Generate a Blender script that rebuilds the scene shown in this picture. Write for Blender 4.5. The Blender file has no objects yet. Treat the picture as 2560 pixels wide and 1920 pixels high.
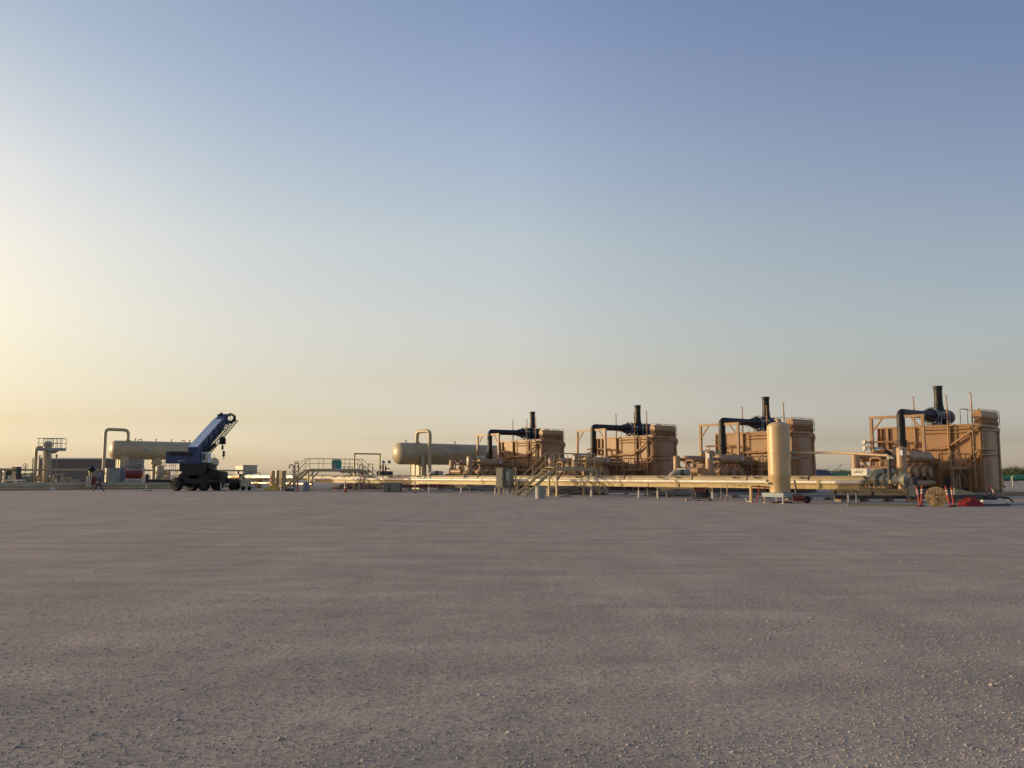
import bpy, math, random
import numpy as np
from mathutils import Vector, Matrix
R = math.radians
random.seed(7); np.random.seed(7)
S = bpy.context.scene
COL = S.collection

# ------------------------------------------------------------------ camera
PITCH = R(6.04); F = 2145.0; EYE = 1.65
cam = bpy.data.cameras.new('camera'); cam.sensor_width = 34.55; cam.lens = 34.55*F/2560
cam.clip_start = .1; cam.clip_end = 8000
co = bpy.data.objects.new('camera', cam); COL.objects.link(co); S.camera = co
co.location = (0, 0, EYE); co.rotation_euler = (R(90)+PITCH, 0, 0)

# ------------------------------------------------------------------ sky, sun, exposure
SUN_AZ = R(-77); SUN_EL = R(7)
S.view_settings.view_transform = 'Standard'; S.view_settings.look = 'None'
S.view_settings.exposure = 0.7; S.view_settings.gamma = 1.0
w = bpy.data.worlds.new("World"); S.world = w; w.use_nodes = True
nt = w.node_tree; N = nt.nodes; L = nt.links
sky = N.new('ShaderNodeTexSky'); sky.sky_type = 'NISHITA'; sky.sun_disc = False
sky.sun_elevation = SUN_EL; sky.sun_rotation = SUN_AZ
sky.dust_density = 1.5; sky.air_density = 1.0; sky.ozone_density = 3
def mth(op, *a):
    n = N.new('ShaderNodeMath'); n.operation = op
    for i, v in enumerate(a):
        if isinstance(v, (int, float)): n.inputs[i].default_value = v
        else: L.new(v, n.inputs[i])
    return n.outputs[0]
# the dusty evening air tints the clear-sky model by height and by bearing from the sun
geo = N.new('ShaderNodeTexCoord'); sep = N.new('ShaderNodeSeparateXYZ'); L.new(geo.outputs['Generated'], sep.inputs[0])
el = mth('MULTIPLY', mth('ARCSINE', mth('MINIMUM', sep.outputs[2], .999)), 180/math.pi/35)
hx = mth('ADD', mth('MULTIPLY', sep.outputs[0], math.sin(SUN_AZ)), mth('MULTIPLY', sep.outputs[1], math.cos(SUN_AZ)))
hl = mth('SQRT', mth('ADD', mth('MULTIPLY', sep.outputs[0], sep.outputs[0]), mth('MULTIPLY', sep.outputs[1], sep.outputs[1])))
cz = mth('DIVIDE', hx, mth('MAXIMUM', hl, .001))
def ramp(stops):
    n = N.new('ShaderNodeValToRGB'); e = n.color_ramp.elements
    while len(e) > 1: e.remove(e[-1])
    for i, (d, c) in enumerate(stops):
        x = e[0] if i == 0 else e.new(d/35)
        x.position = max(0, d/35); x.color = (*c, 1)
    L.new(el, n.inputs[0]); return n.outputs[0]
SKY_L = [(0.39,(1.545,1.716,2.329)),(0.84,(1.408,1.482,1.954)),(3.12,(1.432,1.166,1.09)),(6.56,(1.992,1.367,0.996)),(9.98,(2.622,1.639,1.081)),(13.37,(3.061,1.841,1.189)),(17.8,(3.267,1.98,1.306)),(22.08,(2.978,1.926,1.312)),(26.17,(2.621,1.795,1.307))]
SKY_Q = [(0.43,(2.448,2.494,3.231)),(0.94,(2.089,2.026,2.549)),(3.49,(1.881,1.384,1.26)),(6.04,(2.22,1.439,1.128)),(9.87,(2.83,1.691,1.183)),(14.92,(3.316,1.973,1.312)),(19.83,(3.18,1.983,1.392)),(24.53,(2.937,1.896,1.454)),(28.99,(2.714,1.809,1.437))]
SKY_M = [(0.45,(3.647,3.468,4.364)),(2.31,(2.279,1.779,1.966)),(6.31,(2.712,1.635,1.243)),(10.31,(3.28,1.91,1.355)),(15.57,(3.7,2.178,1.483)),(20.67,(3.49,2.152,1.615)),(25.55,(3.202,2.004,1.674)),(30.15,(2.855,1.848,1.597))]
SKY_R = [(0.39,(2.937,2.685,3.622)),(1.98,(1.78,1.44,1.787)),(5.41,(1.929,1.222,1.062)),(8.85,(2.178,1.363,1.086)),(13.38,(2.331,1.427,1.117)),(17.8,(2.271,1.402,1.191)),(22.09,(2.149,1.36,1.218)),(26.18,(2.02,1.311,1.204))]
def maprange(v, a, b):
    n = N.new('ShaderNodeMapRange'); n.inputs[1].default_value = a; n.inputs[2].default_value = b; L.new(v, n.inputs[0]); return n.outputs[0]
def mixc(f, a, b, mode='MIX'):
    n = N.new('ShaderNodeMix'); n.data_type = 'RGBA'; n.blend_type = mode; n.clamp_factor = True
    if isinstance(f, float): n.inputs[0].default_value = f
    else: L.new(f, n.inputs[0])
    L.new(a, n.inputs[6]); L.new(b, n.inputs[7]); return n.outputs[2]
tint = mixc(maprange(cz, 0.507, 0.71), mixc(maprange(cz, 0.225, 0.507), mixc(maprange(cz, -0.329, 0.225), ramp(SKY_R), ramp(SKY_M)), ramp(SKY_Q)), ramp(SKY_L))
bgc = mixc(1.0, sky.outputs[0], tint, 'MULTIPLY')
L.new(bgc, N['Background'].inputs[0]); N['Background'].inputs[1].default_value = .12
sl = bpy.data.lights.new('sun', 'SUN'); sl.energy = 2.0; sl.angle = R(.5); sl.color = (1.0, .79, .44)
so = bpy.data.objects.new('sun', sl); COL.objects.link(so)
sd = Vector((math.sin(SUN_AZ)*math.cos(SUN_EL), math.cos(SUN_AZ)*math.cos(SUN_EL), math.sin(SUN_EL)))
so.rotation_euler = sd.to_track_quat('Z', 'Y').to_euler(); so.location = (-40, 20, 30)

# ------------------------------------------------------------------ where a sight line meets a distance
CP, SP = math.cos(PITCH), math.sin(PITCH)
def X(px, D, z=EYE): return (px-1280)/F*(CP*D+(z-EYE)*SP)
def Z(py, D):
    v = (960-py)/F; return EYE + D*(v*CP+SP)/(CP-v*SP)
AX = (.669, -.743); AY = (.743, .669); RZ = math.atan2(-.743, .669)      # plant grid axes
def site(o, x, y, z=0): return (o[0]+AX[0]*x+AY[0]*y, o[1]+AX[1]*x+AY[1]*y, z)

# ------------------------------------------------------------------ materials
def mat(name, col, rough=.5, metal=0, var=.12, scale=3.0, bump=0, bscale=40, dirt=0, coat=0):
    m = bpy.data.materials.new(name); m.use_nodes = True; t = m.node_tree; n = t.nodes; l = t.links
    b = n['Principled BSDF']; b.inputs['Roughness'].default_value = rough; b.inputs['Metallic'].default_value = metal
    tc = n.new('ShaderNodeTexCoord')
    no = n.new('ShaderNodeTexNoise'); no.inputs['Scale'].default_value = scale; no.inputs['Detail'].default_value = 6
    l.new(tc.outputs['Object'], no.inputs['Vector'])
    r = n.new('ShaderNodeValToRGB'); e = r.color_ramp.elements
    e[0].position = .3; e[1].position = .72
    e[0].color = (*[max(0, c*(1-var)) for c in col], 1); e[1].color = (*[min(1, c*(1+var)) for c in col], 1)
    l.new(no.outputs['Fac'], r.inputs[0]); out = r.outputs[0]
    if dirt:
        d = n.new('ShaderNodeTexNoise'); d.inputs['Scale'].default_value = scale*.6; d.inputs['Detail'].default_value = 8
        mp = n.new('ShaderNodeMapping'); mp.inputs['Scale'].default_value = (2.2, 2.2, .5)
        l.new(tc.outputs['Object'], mp.inputs[0]); l.new(mp.outputs[0], d.inputs['Vector'])
        rr = n.new('ShaderNodeValToRGB'); rr.color_ramp.elements[0].position = .52; rr.color_ramp.elements[1].position = .7
        l.new(d.outputs['Fac'], rr.inputs[0])
        mm = n.new('ShaderNodeMath'); mm.operation = 'MULTIPLY'; mm.inputs[1].default_value = dirt; l.new(rr.outputs[0], mm.inputs[0])
        x = n.new('ShaderNodeMix'); x.data_type = 'RGBA'; l.new(mm.outputs[0], x.inputs[0]); l.new(out, x.inputs[6]); x.inputs[7].default_value = (.20, .16, .12, 1)
        out = x.outputs[2]
    l.new(out, b.inputs['Base Color'])
    rn = n.new('ShaderNodeMapRange'); rn.inputs[3].default_value = max(.03, rough-.08); rn.inputs[4].default_value = min(1, rough+.1)
    l.new(no.outputs['Fac'], rn.inputs[0]); l.new(rn.outputs[0], b.inputs['Roughness'])
    if bump:
        bn = n.new('ShaderNodeTexNoise'); bn.inputs['Scale'].default_value = bscale; bn.inputs['Detail'].default_value = 4; l.new(tc.outputs['Object'], bn.inputs['Vector'])
        bp = n.new('ShaderNodeBump'); bp.inputs['Strength'].default_value = bump; bp.inputs['Distance'].default_value = .02
        l.new(bn.outputs['Fac'], bp.inputs['Height']); l.new(bp.outputs[0], b.inputs['Normal'])
    return m
M = dict(
 orange=mat('unit_paint', (.325, .178, .08), .5, dirt=.35, scale=1.2),
 orange2=mat('machine_paint', (.31, .18, .09), .5, dirt=.5, scale=3),
 tan=mat('vessel_paint', (.50, .36, .19), .38, dirt=.25, scale=1),
 tank=mat('tank_paint', (.41, .335, .20), .42, dirt=.2, scale=.6),
 header=mat('header_paint', (.35, .275, .145), .45, dirt=.3, scale=1),
 rack=mat('rack_paint', (.42, .305, .12), .5, dirt=.35, scale=1.5),
 stair=mat('stair_paint', (.40, .32, .165), .55, dirt=.3, scale=2),
 white=mat('white_pipe_coat', (.80, .75, .62), .3, dirt=.12, scale=1),
 alu=mat('aluminium_cladding', (.80, .67, .44), .27, metal=1, scale=2, bump=.25, bscale=6),
 galv=mat('galvanised_steel', (.27, .27, .25), .5, metal=.25, scale=5),
 grey=mat('grey_paint', (.25, .26, .25), .5, dirt=.3),
 dgrey=mat('dark_grey_steel', (.05, .05, .048), .55, dirt=.3),
 greengrey=mat('cabinet_paint', (.29, .28, .20), .45, dirt=.2),
 bluegrey=mat('blue_grey_paint', (.16, .20, .25), .5),
 black=mat('black_exhaust_paint', (.007, .007, .008), .5, scale=3, dirt=.12),
 rubber=mat('rubber', (.014, .013, .012), .85, bump=.3),
 dark_and_shadow=mat('dark_finish_and_shadow', (.05, .045, .035), .7),  # dark marks and parts, and the painted weld shadows on the header
 red=mat('red_paint', (.19, .024, .018), .5, dirt=.25),
 safety=mat('safety_orange_plastic', (.31, .03, .016), .55),
 reflect=mat('reflective_white_band', (.52, .50, .47), .4),
 cblue=mat('crane_blue_paint', (.018, .035, .11), .4, dirt=.15),
 cblue2=mat('boom_blue_paint', (.055, .09, .19), .38, dirt=.3),
 cab_and_skylit=mat('cab_and_skylit_boom_top', (.52, .61, .70), .4, dirt=.2),  # cab paint; on the boom top it is sky light put into the colour
 cblack=mat('crane_chassis_paint', (.011, .011, .010), .7),
 paleblue=mat('pale_blue_paint', (.30, .36, .37), .5, dirt=.25),
 actuator=mat('actuator_paint', (.03, .038, .055), .7),
 cabinetp=mat('electrical_cabinet_paint', (.19, .195, .15), .5, dirt=.15),
 glass=mat('dark_glass', (.03, .04, .045), .08),
 cream=mat('cream_paint', (.46, .42, .31), .45, dirt=.2),
 wood=mat('cable_spool_wood', (.42, .27, .12), .75, var=.55, scale=6, bump=.4),
 timber=mat('weathered_timber', (.24, .19, .14), .85, var=.3, scale=6, bump=.3),
 wall=mat('ribbed_dark_wall', (.19, .16, .14), .7, scale=.5),
 yellow=mat('yellow_plastic', (.62, .42, .06), .5),
 green=mat('green_paint', (.04, .22, .12), .5, dirt=.2),
 teal=mat('teal_print', (.05, .28, .24), .7),
 tarp=mat('blue_tarpaulin', (.045, .07, .13), .6, bump=.4, bscale=4),
 net=mat('red_netting', (.31, .028, .026), .8, var=.35, scale=30, bump=.8, bscale=60),
 denim=mat('blue_work_shirt', (.05, .085, .17), .9, bump=.3),
 jeans=mat('dark_jeans', (.02, .026, .05), .9, bump=.3),
 skin=mat('skin', (.32, .17, .11), .6, var=.06),
 boots=mat('boot_leather', (.03, .022, .016), .7),
 helmet=mat('blue_helmet_plastic', (.10, .17, .28), .35),
 bark=mat('bark', (.12, .09, .065), .9, bump=.6),
 leaf=mat('leaf', (.065, .085, .035), .8, var=.45, scale=.6),
 dirtm=mat('heaped_soil', (.20, .155, .125), .95, var=.25, scale=3, bump=.8, bscale=10),
 label=mat('label_print', (.50, .56, .66), .5),
 concrete=mat('concrete', (.34, .32, .29), .85, var=.15, bump=.3),
)

# ------------------------------------------------------------------ mesh builder
class MB:
    def __init__(s): s.v = []; s.f = []
    def add(s, vs, fs):
        o = len(s.v); s.v += [tuple(p) for p in vs]; s.f += [tuple(i+o for i in f) for f in fs]; return s
    def box(s, x0, x1, y0, y1, z0, z1):
        x0, x1 = sorted((x0, x1)); y0, y1 = sorted((y0, y1)); z0, z1 = sorted((z0, z1))
        return s.add([(x0,y0,z0),(x1,y0,z0),(x1,y1,z0),(x0,y1,z0),(x0,y0,z1),(x1,y0,z1),(x1,y1,z1),(x0,y1,z1)],
                     [(0,3,2,1),(4,5,6,7),(0,1,5,4),(1,2,6,5),(2,3,7,6),(3,0,4,7)])
    def bar(s, p, q, a, b=None, up=(0,0,1)):            # rectangular bar from p to q, width a, height b
        b = b or a; p = Vector(p); q = Vector(q); d = (q-p).normalized(); up = Vector(up)
        if abs(d.dot(up)) > .98: up = Vector((0,1,0))
        x = d.cross(up).normalized(); y = x.cross(d).normalized(); x *= a/2; y *= b/2
        vs = [p-x-y, p+x-y, p+x+y, p-x+y, q-x-y, q+x-y, q+x+y, q-x+y]
        return s.add(vs, [(0,1,2,3),(4,7,6,5),(0,4,5,1),(1,5,6,2),(2,6,7,3),(3,7,4,0)])
    def tube(s, pts, r, seg=10, caps=True):
        pts = [Vector(p) for p in pts]; rs = r if isinstance(r, (list, tuple)) else [r]*len(pts)
        n = len(pts); T = []
        for i in range(n):
            a = pts[max(0,i-1)]; b = pts[min(n-1,i+1)]; T.append((b-a).normalized())
        u = T[0].orthogonal().normalized(); vs = []
        for i in range(n):
            if i: u = (u - T[i]*u.dot(T[i])).normalized()
            k = 1.0
            if 0 < i < n-1:
                c = (pts[i]-pts[i-1]).normalized().dot((pts[i+1]-pts[i]).normalized())
                k = 1/max(.5, math.sqrt(max(.01, (1+c)/2)))
            w_ = T[i].cross(u)
            for j in range(seg):
                a = 2*math.pi*j/seg; vs.append(pts[i]+(u*math.cos(a)+w_*math.sin(a))*rs[i]*(1 if k < 1.02 else k**.5))
        fs = []
        for i in range(n-1):
            for j in range(seg):
                k2 = (j+1) % seg; fs.append((i*seg+j, i*seg+k2, (i+1)*seg+k2, (i+1)*seg+j))
        if caps: fs += [tuple(reversed(range(seg))), tuple(range((n-1)*seg, n*seg))]
        return s.add(vs, fs)
    def lathe(s, prof, p=(0,0,0), d=(0,0,1), seg=24):  # prof [(radius, along)]
        p = Vector(p); d = Vector(d).normalized(); u = d.orthogonal().normalized(); w_ = d.cross(u); vs = []
        for r, h in prof:
            for j in range(seg):
                a = 2*math.pi*j/seg; vs.append(p+d*h+(u*math.cos(a)+w_*math.sin(a))*max(r, .0005))
        fs = [tuple(reversed(range(seg)))]
        for i in range(len(prof)-1):
            for j in range(seg):
                k = (j+1) % seg; fs.append((i*seg+j, i*seg+k, (i+1)*seg+k, (i+1)*seg+j))
        fs.append(tuple(range((len(prof)-1)*seg, len(prof)*seg)))
        return s.add(vs, fs)
    def vessel(s, p, q, r, head=.5, seg=28):           # cylinder with elliptical heads reaching p and q
        p = Vector(p); q = Vector(q); Ln = (q-p).length; h = r*head; pr = []
        for i in range(7): a = math.pi/2*i/6; pr.append((r*math.sin(a), h*(1-math.cos(a))))
        for i in range(7): a = math.pi/2*(1-i/6); pr.append((r*math.sin(a), Ln-h*(1-math.cos(a))))
        return s.lathe(pr, p, q-p, seg)
    def prism(s, poly, y0, y1, plane='xz'):
        n = len(poly); f = (lambda a, b, y: (a, y, b)) if plane == 'xz' else ((lambda a, b, y: (y, a, b)) if plane == 'yz' else (lambda a, b, y: (a, b, y)))
        return s.add([f(a, b, y0) for a, b in poly]+[f(a, b, y1) for a, b in poly],
                     [tuple(range(n)), tuple(reversed(range(n, 2*n)))]+[(i, i+n, (i+1) % n+n, (i+1) % n) for i in range(n)])
    def ring(s, c, d, Rr, r, seg=20, s2=6):
        c = Vector(c); d = Vector(d).normalized(); u = d.orthogonal().normalized(); w_ = d.cross(u)
        vs = []; fs = []
        for i in range(seg):
            a = 2*math.pi*i/seg; e = u*math.cos(a)+w_*math.sin(a)
            for j in range(s2):
                b = 2*math.pi*j/s2; vs.append(c+e*(Rr+r*math.cos(b))+d*r*math.sin(b))
        for i in range(seg):
            for j in range(s2): fs.append((i*s2+j, i*s2+(j+1) % s2, ((i+1) % seg)*s2+(j+1) % s2, ((i+1) % seg)*s2+j))
        return s.add(vs, fs)
    def build(s, name, m, parent=None, smooth=True):
        me = bpy.data.meshes.new(name); me.from_pydata(s.v, [], s.f)
        import bmesh
        bm = bmesh.new(); bm.from_mesh(me); bmesh.ops.recalc_face_normals(bm, faces=bm.faces[:]); bm.to_mesh(me); bm.free()
        me.materials.append(M[m] if isinstance(m, str) else m)
        if smooth:
            me.polygons.foreach_set('use_smooth', [True]*len(me.polygons)); me.set_sharp_from_angle(angle=R(35))
        o = bpy.data.objects.new(name, me); COL.objects.link(o)
        if parent: o.parent = parent
        return o
def rnd(pts, r=.3, n=5):                                # round the corners of a path
    P = [Vector(p) for p in pts]; out = [P[0]]
    for i in range(1, len(P)-1):
        a = (P[i-1]-P[i]); b = (P[i+1]-P[i]); k = min(r, a.length*.49, b.length*.49)
        A = P[i]+a.normalized()*k; B = P[i]+b.normalized()*k
        for j in range(n+1):
            t = j/n; out.append(A*(1-t)**2+P[i]*2*t*(1-t)+B*t*t)
    return out+[P[-1]]
def tag(o, label, cat, group=None, kind=None):
    if label: o['label'] = label
    if cat: o['category'] = cat
    if group: o['group'] = group
    if kind: o['kind'] = kind
    elif cat: o['kind'] = 'thing'
    return o
def thing(name, label, cat, loc, rz=0, group=None):
    o = bpy.data.objects.new(name, None); COL.objects.link(o); o.empty_display_size = .3
    o.location = loc if len(loc) == 3 else (loc[0], loc[1], 0); o.rotation_euler = (0, 0, rz)
    return tag(o, label, cat, group)
def copy_tree(o, parent=None):
    c = o.copy(); COL.objects.link(c); c.parent = parent
    for ch in list(o.children): copy_tree(ch, c)
    return c
def single(o, loc, rz, label, cat, group=None):
    o.location = loc if len(loc) == 3 else (loc[0], loc[1], 0); o.rotation_euler = (0, 0, rz); return tag(o, label, cat, group)

def weld(q, r, z0s, axis='x', zc=0):
    for x in z0s: q.lathe([(r+.001,-.02),(r+.009,-.012),(r+.009,.012),(r+.001,.02)], (x,0,zc) if axis == 'x' else (0,0,x), (1,0,0) if axis == 'x' else (0,0,1), 56)
# ------------------------------------------------------------------ ground
def vnoise(x, y, sc, seed):
    x = x/sc+seed*17.3; y = y/sc-seed*9.1; xi = np.floor(x); yi = np.floor(y); fx = x-xi; fy = y-yi
    fx = fx*fx*(3-2*fx); fy = fy*fy*(3-2*fy)
    def h(a, b):
        q = np.sin(a*127.1+b*311.7+seed*74.7)*43758.5453; return q-np.floor(q)
    return (h(xi, yi)*(1-fx)+h(xi+1, yi)*fx)*(1-fy)+(h(xi, yi+1)*(1-fx)+h(xi+1, yi+1)*fx)*fy-.5
def gheight(x, y):
    D = np.hypot(x, y); near = np.clip((40-D)/26, 0, 1)
    z = vnoise(x, y, .22, 1)*.007*np.clip((18-D)/10, 0, 1)+vnoise(x, y, .55, 2)*.007*np.clip((34-D)/16, 0, 1)
    z += vnoise(x+.3*y, y*1.2, 1.4, 3)*.003*near+vnoise(x, y, 5, 4)*.003*near+vnoise(x, y, 14, 5)*.012*near
    # shallow wheel tracks running left to right across the yard
    for k, (c, sl_, wd) in enumerate([(9.5,.05,.22),(11.3,.05,.22),(15,-.08,.25),(17,-.08,.25),(23,.12,.3),(25.1,.12,.3),(31,.02,.3)]):
        q = y-(c+sl_*x+.5*np.sin(x*.13+k)); z += (-.003*np.exp(-(q/wd)**2)+.002*np.exp(-((np.abs(q)-wd*1.6)/(wd*.6))**2))*near*(.6+.8*vnoise(x, y, 3, 8+k))
    return z-.012*near
t = np.linspace(-1, 1, 760); gx = 3200*np.sinh(9.2*t)/np.sinh(9.2)
t = np.linspace(-.78, 1, 820); gy = 8+3500*np.sinh(9.0*t)/np.sinh(9.0)
GX, GY = np.meshgrid(gx, gy); GZ = gheight(GX, GY)
nx, ny = len(gx), len(gy)
me = bpy.data.meshes.new('ground'); me.vertices.add(nx*ny); me.vertices.foreach_set('co', np.stack([GX, GY, GZ], -1).astype(np.float32).ravel())
idx = np.arange(nx*ny).reshape(ny, nx); q = np.stack([idx[:-1,:-1], idx[:-1,1:], idx[1:,1:], idx[1:,:-1]], -1).reshape(-1, 4)
me.loops.add(q.size); me.loops.foreach_set('vertex_index', q.ravel().astype(np.int32))
me.polygons.add(len(q)); me.polygons.foreach_set('loop_start', np.arange(0, q.size, 4, dtype=np.int32))
me.polygons.foreach_set('use_smooth', np.ones(len(q), dtype=bool)); me.update(calc_edges=True)
def ground_mat():
    m = bpy.data.materials.new('compacted_caliche'); m.use_nodes = True; t = m.node_tree; n = t.nodes; l = t.links; b = n['Principled BSDF']
    b.inputs['Roughness'].default_value = .95; b.inputs['Specular IOR Level'].default_value = .15
    tc = n.new('ShaderNodeTexCoord')
    def noise(sc, det=6, vec=None, dist=0, rough=.55):
        x = n.new('ShaderNodeTexNoise'); x.inputs['Scale'].default_value = sc; x.inputs['Detail'].default_value = det; x.inputs['Distortion'].default_value = dist
        x.inputs['Roughness'].default_value = rough
        l.new(vec or tc.outputs['Object'], x.inputs['Vector']); return x.outputs['Fac']
    mp = n.new('ShaderNodeMapping'); mp.inputs['Scale'].default_value = (.35, 1, 1); l.new(tc.outputs['Object'], mp.inputs[0])
    def rmp(f, a, b_, ca, cb):
        r = n.new('ShaderNodeValToRGB'); r.color_ramp.elements[0].position = a; r.color_ramp.elements[1].position = b_
        r.color_ramp.elements[0].color = (*ca, 1); r.color_ramp.elements[1].color = (*cb, 1); l.new(f, r.inputs[0]); return r.outputs[0]
    def mix(f, a, b_, mode='MIX', k=1.0):
        x = n.new('ShaderNodeMix'); x.data_type = 'RGBA'; x.blend_type = mode
        if f is None: x.inputs[0].default_value = k
        else: l.new(f, x.inputs[0])
        l.new(a, x.inputs[6]); l.new(b_, x.inputs[7]); return x.outputs[2]
    base = rmp(noise(.16, 5, mp.outputs[0], .6), .35, .66, (.415, .370, .322), (.448, .388, .334))
    mid = rmp(noise(1.1, 7, mp.outputs[0], .3), .38, .7, (.84, .85, .86), (1.12, 1.10, 1.07))
    fine = rmp(noise(26, 6), .36, .68, (.76, .765, .77), (1.22, 1.21, 1.19))
    grit = rmp(noise(110, 3, rough=.7), .42, .66, (.66, .665, .67), (1.32, 1.30, 1.27))
    mq = n.new('ShaderNodeMapping'); mq.inputs['Scale'].default_value = (.2, .7, 1); mq.inputs['Rotation'].default_value = (0, 0, R(11)); l.new(tc.outputs['Object'], mq.inputs[0])
    scuff = rmp(noise(1.0, 8, mq.outputs[0], 1.2, .65), .44, .60, (.965, .965, .965), (1.03, 1.03, 1.03))
    mr = n.new('ShaderNodeMapping'); mr.inputs['Scale'].default_value = (1, .12, 1); mr.inputs['Rotation'].default_value = (0, 0, R(-38)); l.new(tc.outputs['Object'], mr.inputs[0])
    scuff2 = rmp(noise(.8, 8, mr.outputs[0], .8, .65), .42, .64, (.93, .93, .93), (1.06, 1.055, 1.05))
    c = mix(None, mix(None, mix(None, base, mid, 'MULTIPLY'), fine, 'MULTIPLY'), grit, 'MULTIPLY')
    c = mix(None, mix(None, c, scuff, 'MULTIPLY'), scuff2, 'MULTIPLY')
    # pale pebbles pressed into the surface
    vo = n.new('ShaderNodeTexVoronoi'); vo.inputs['Scale'].default_value = 24; l.new(tc.outputs['Object'], vo.inputs['Vector'])
    pk = rmp(vo.outputs['Distance'], .12, .2, (1, 1, 1), (0, 0, 0))
    sel = n.new('ShaderNodeSeparateColor'); l.new(vo.outputs['Color'], sel.inputs[0])
    gt = n.new('ShaderNodeMath'); gt.operation = 'GREATER_THAN'; gt.inputs[1].default_value = .80; l.new(sel.outputs[0], gt.inputs[0])
    pm = n.new('ShaderNodeMath'); pm.operation = 'MULTIPLY'; l.new(pk, pm.inputs[0]); l.new(gt.outputs[0], pm.inputs[1])
    pe = n.new('ShaderNodeRGB'); pe.outputs[0].default_value = (.46, .41, .35, 1)
    c = mix(pm.outputs[0], c, pe.outputs[0])
    l.new(c, b.inputs['Base Color'])
    ad = n.new('ShaderNodeMath'); ad.operation = 'MULTIPLY_ADD'; ad.inputs[1].default_value = .45; l.new(noise(70, 5, rough=.65), ad.inputs[0]); l.new(noise(18, 5), ad.inputs[2])
    ad2 = n.new('ShaderNodeMath'); ad2.operation = 'MULTIPLY_ADD'; ad2.inputs[1].default_value = .35; l.new(pm.outputs[0], ad2.inputs[0]); l.new(ad.outputs[0], ad2.inputs[2])
    bp = n.new('ShaderNodeBump'); bp.inputs['Strength'].default_value = .6; bp.inputs['Distance'].default_value = .02
    l.new(ad2.outputs[0], bp.inputs['Height']); l.new(bp.outputs[0], b.inputs['Normal'])
    return m
me.materials.append(ground_mat()); go = bpy.data.objects.new('ground', me); COL.objects.link(go); tag(go, 'flat yard of compacted pinkish grey caliche running to the horizon', None, kind='structure')

# loose gravel: small faceted stones, denser near the camera
def gravel(n, d0, d1, s0, s1, name, label, colour, gamma=1.0):
    D = d0*(d1/d0)**np.random.rand(n); x = D*(np.random.rand(n)-.5)*2.1; a = None
    x = x; y = D.copy()
    keep = vnoise(x, y, 2.2, 21)+vnoise(x, y, .7, 22)*.8+np.random.rand(n)*.9+.22*x/y > .25; x = x[keep]; y = y[keep]; n = len(x)
    sz = s0*(s1/s0)**(np.random.rand(n)**2.2)
    o = np.array([[1,0,0],[.3,.95,0],[-.8,.6,0],[-.85,-.5,0],[.25,-.95,0],[.15,.1,.8],[0,0,-.5]])
    f = np.array([[0,1,5],[1,2,5],[2,3,5],[3,4,5],[4,0,5],[1,0,6],[2,1,6],[3,2,6],[4,3,6],[0,4,6]])
    th = np.random.rand(n)*6.283; V = o[None]*(1+(np.random.rand(n, 7, 3)-.5)*.5)*sz[:, None, None]
    V[:, :, 2] *= (.6+.5*np.random.rand(n))[:, None]
    c, s_ = np.cos(th)[:, None], np.sin(th)[:, None]
    vx = V[:, :, 0]*c-V[:, :, 1]*s_+x[:, None]; vy = V[:, :, 0]*s_+V[:, :, 1]*c+y[:, None]; vz = V[:, :, 2]+gheight(x, y)[:, None]+.0*sz[:, None]
    co_ = np.stack([vx, vy, vz], -1).astype(np.float32); fi = (f[None]+np.arange(n)[:, None, None]*7).reshape(-1, 3)
    me = bpy.data.meshes.new(name); me.vertices.add(n*7); me.vertices.foreach_set('co', co_.ravel())
    me.loops.add(fi.size); me.loops.foreach_set('vertex_index', fi.ravel().astype(np.int32)); me.polygons.add(len(fi))
    me.polygons.foreach_set('loop_start', np.arange(0, fi.size, 3, dtype=np.int32)); me.update(calc_edges=True)
    me.materials.append(colour); ob = bpy.data.objects.new(name, me); COL.objects.link(ob); return tag(ob, label, 'gravel', kind='stuff')
stone = mat('limestone_chips', (.32, .295, .26), .9, var=.6, scale=11)
gravel(210000, 4.2, 60, .0033, .014, 'gravel', 'loose pale stone chips scattered over the whole foreground yard', stone)
gravel(1000, 5, 60, .012, .030, 'pebbles', 'larger pale pebbles lying here and there on the yard', stone)

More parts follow.
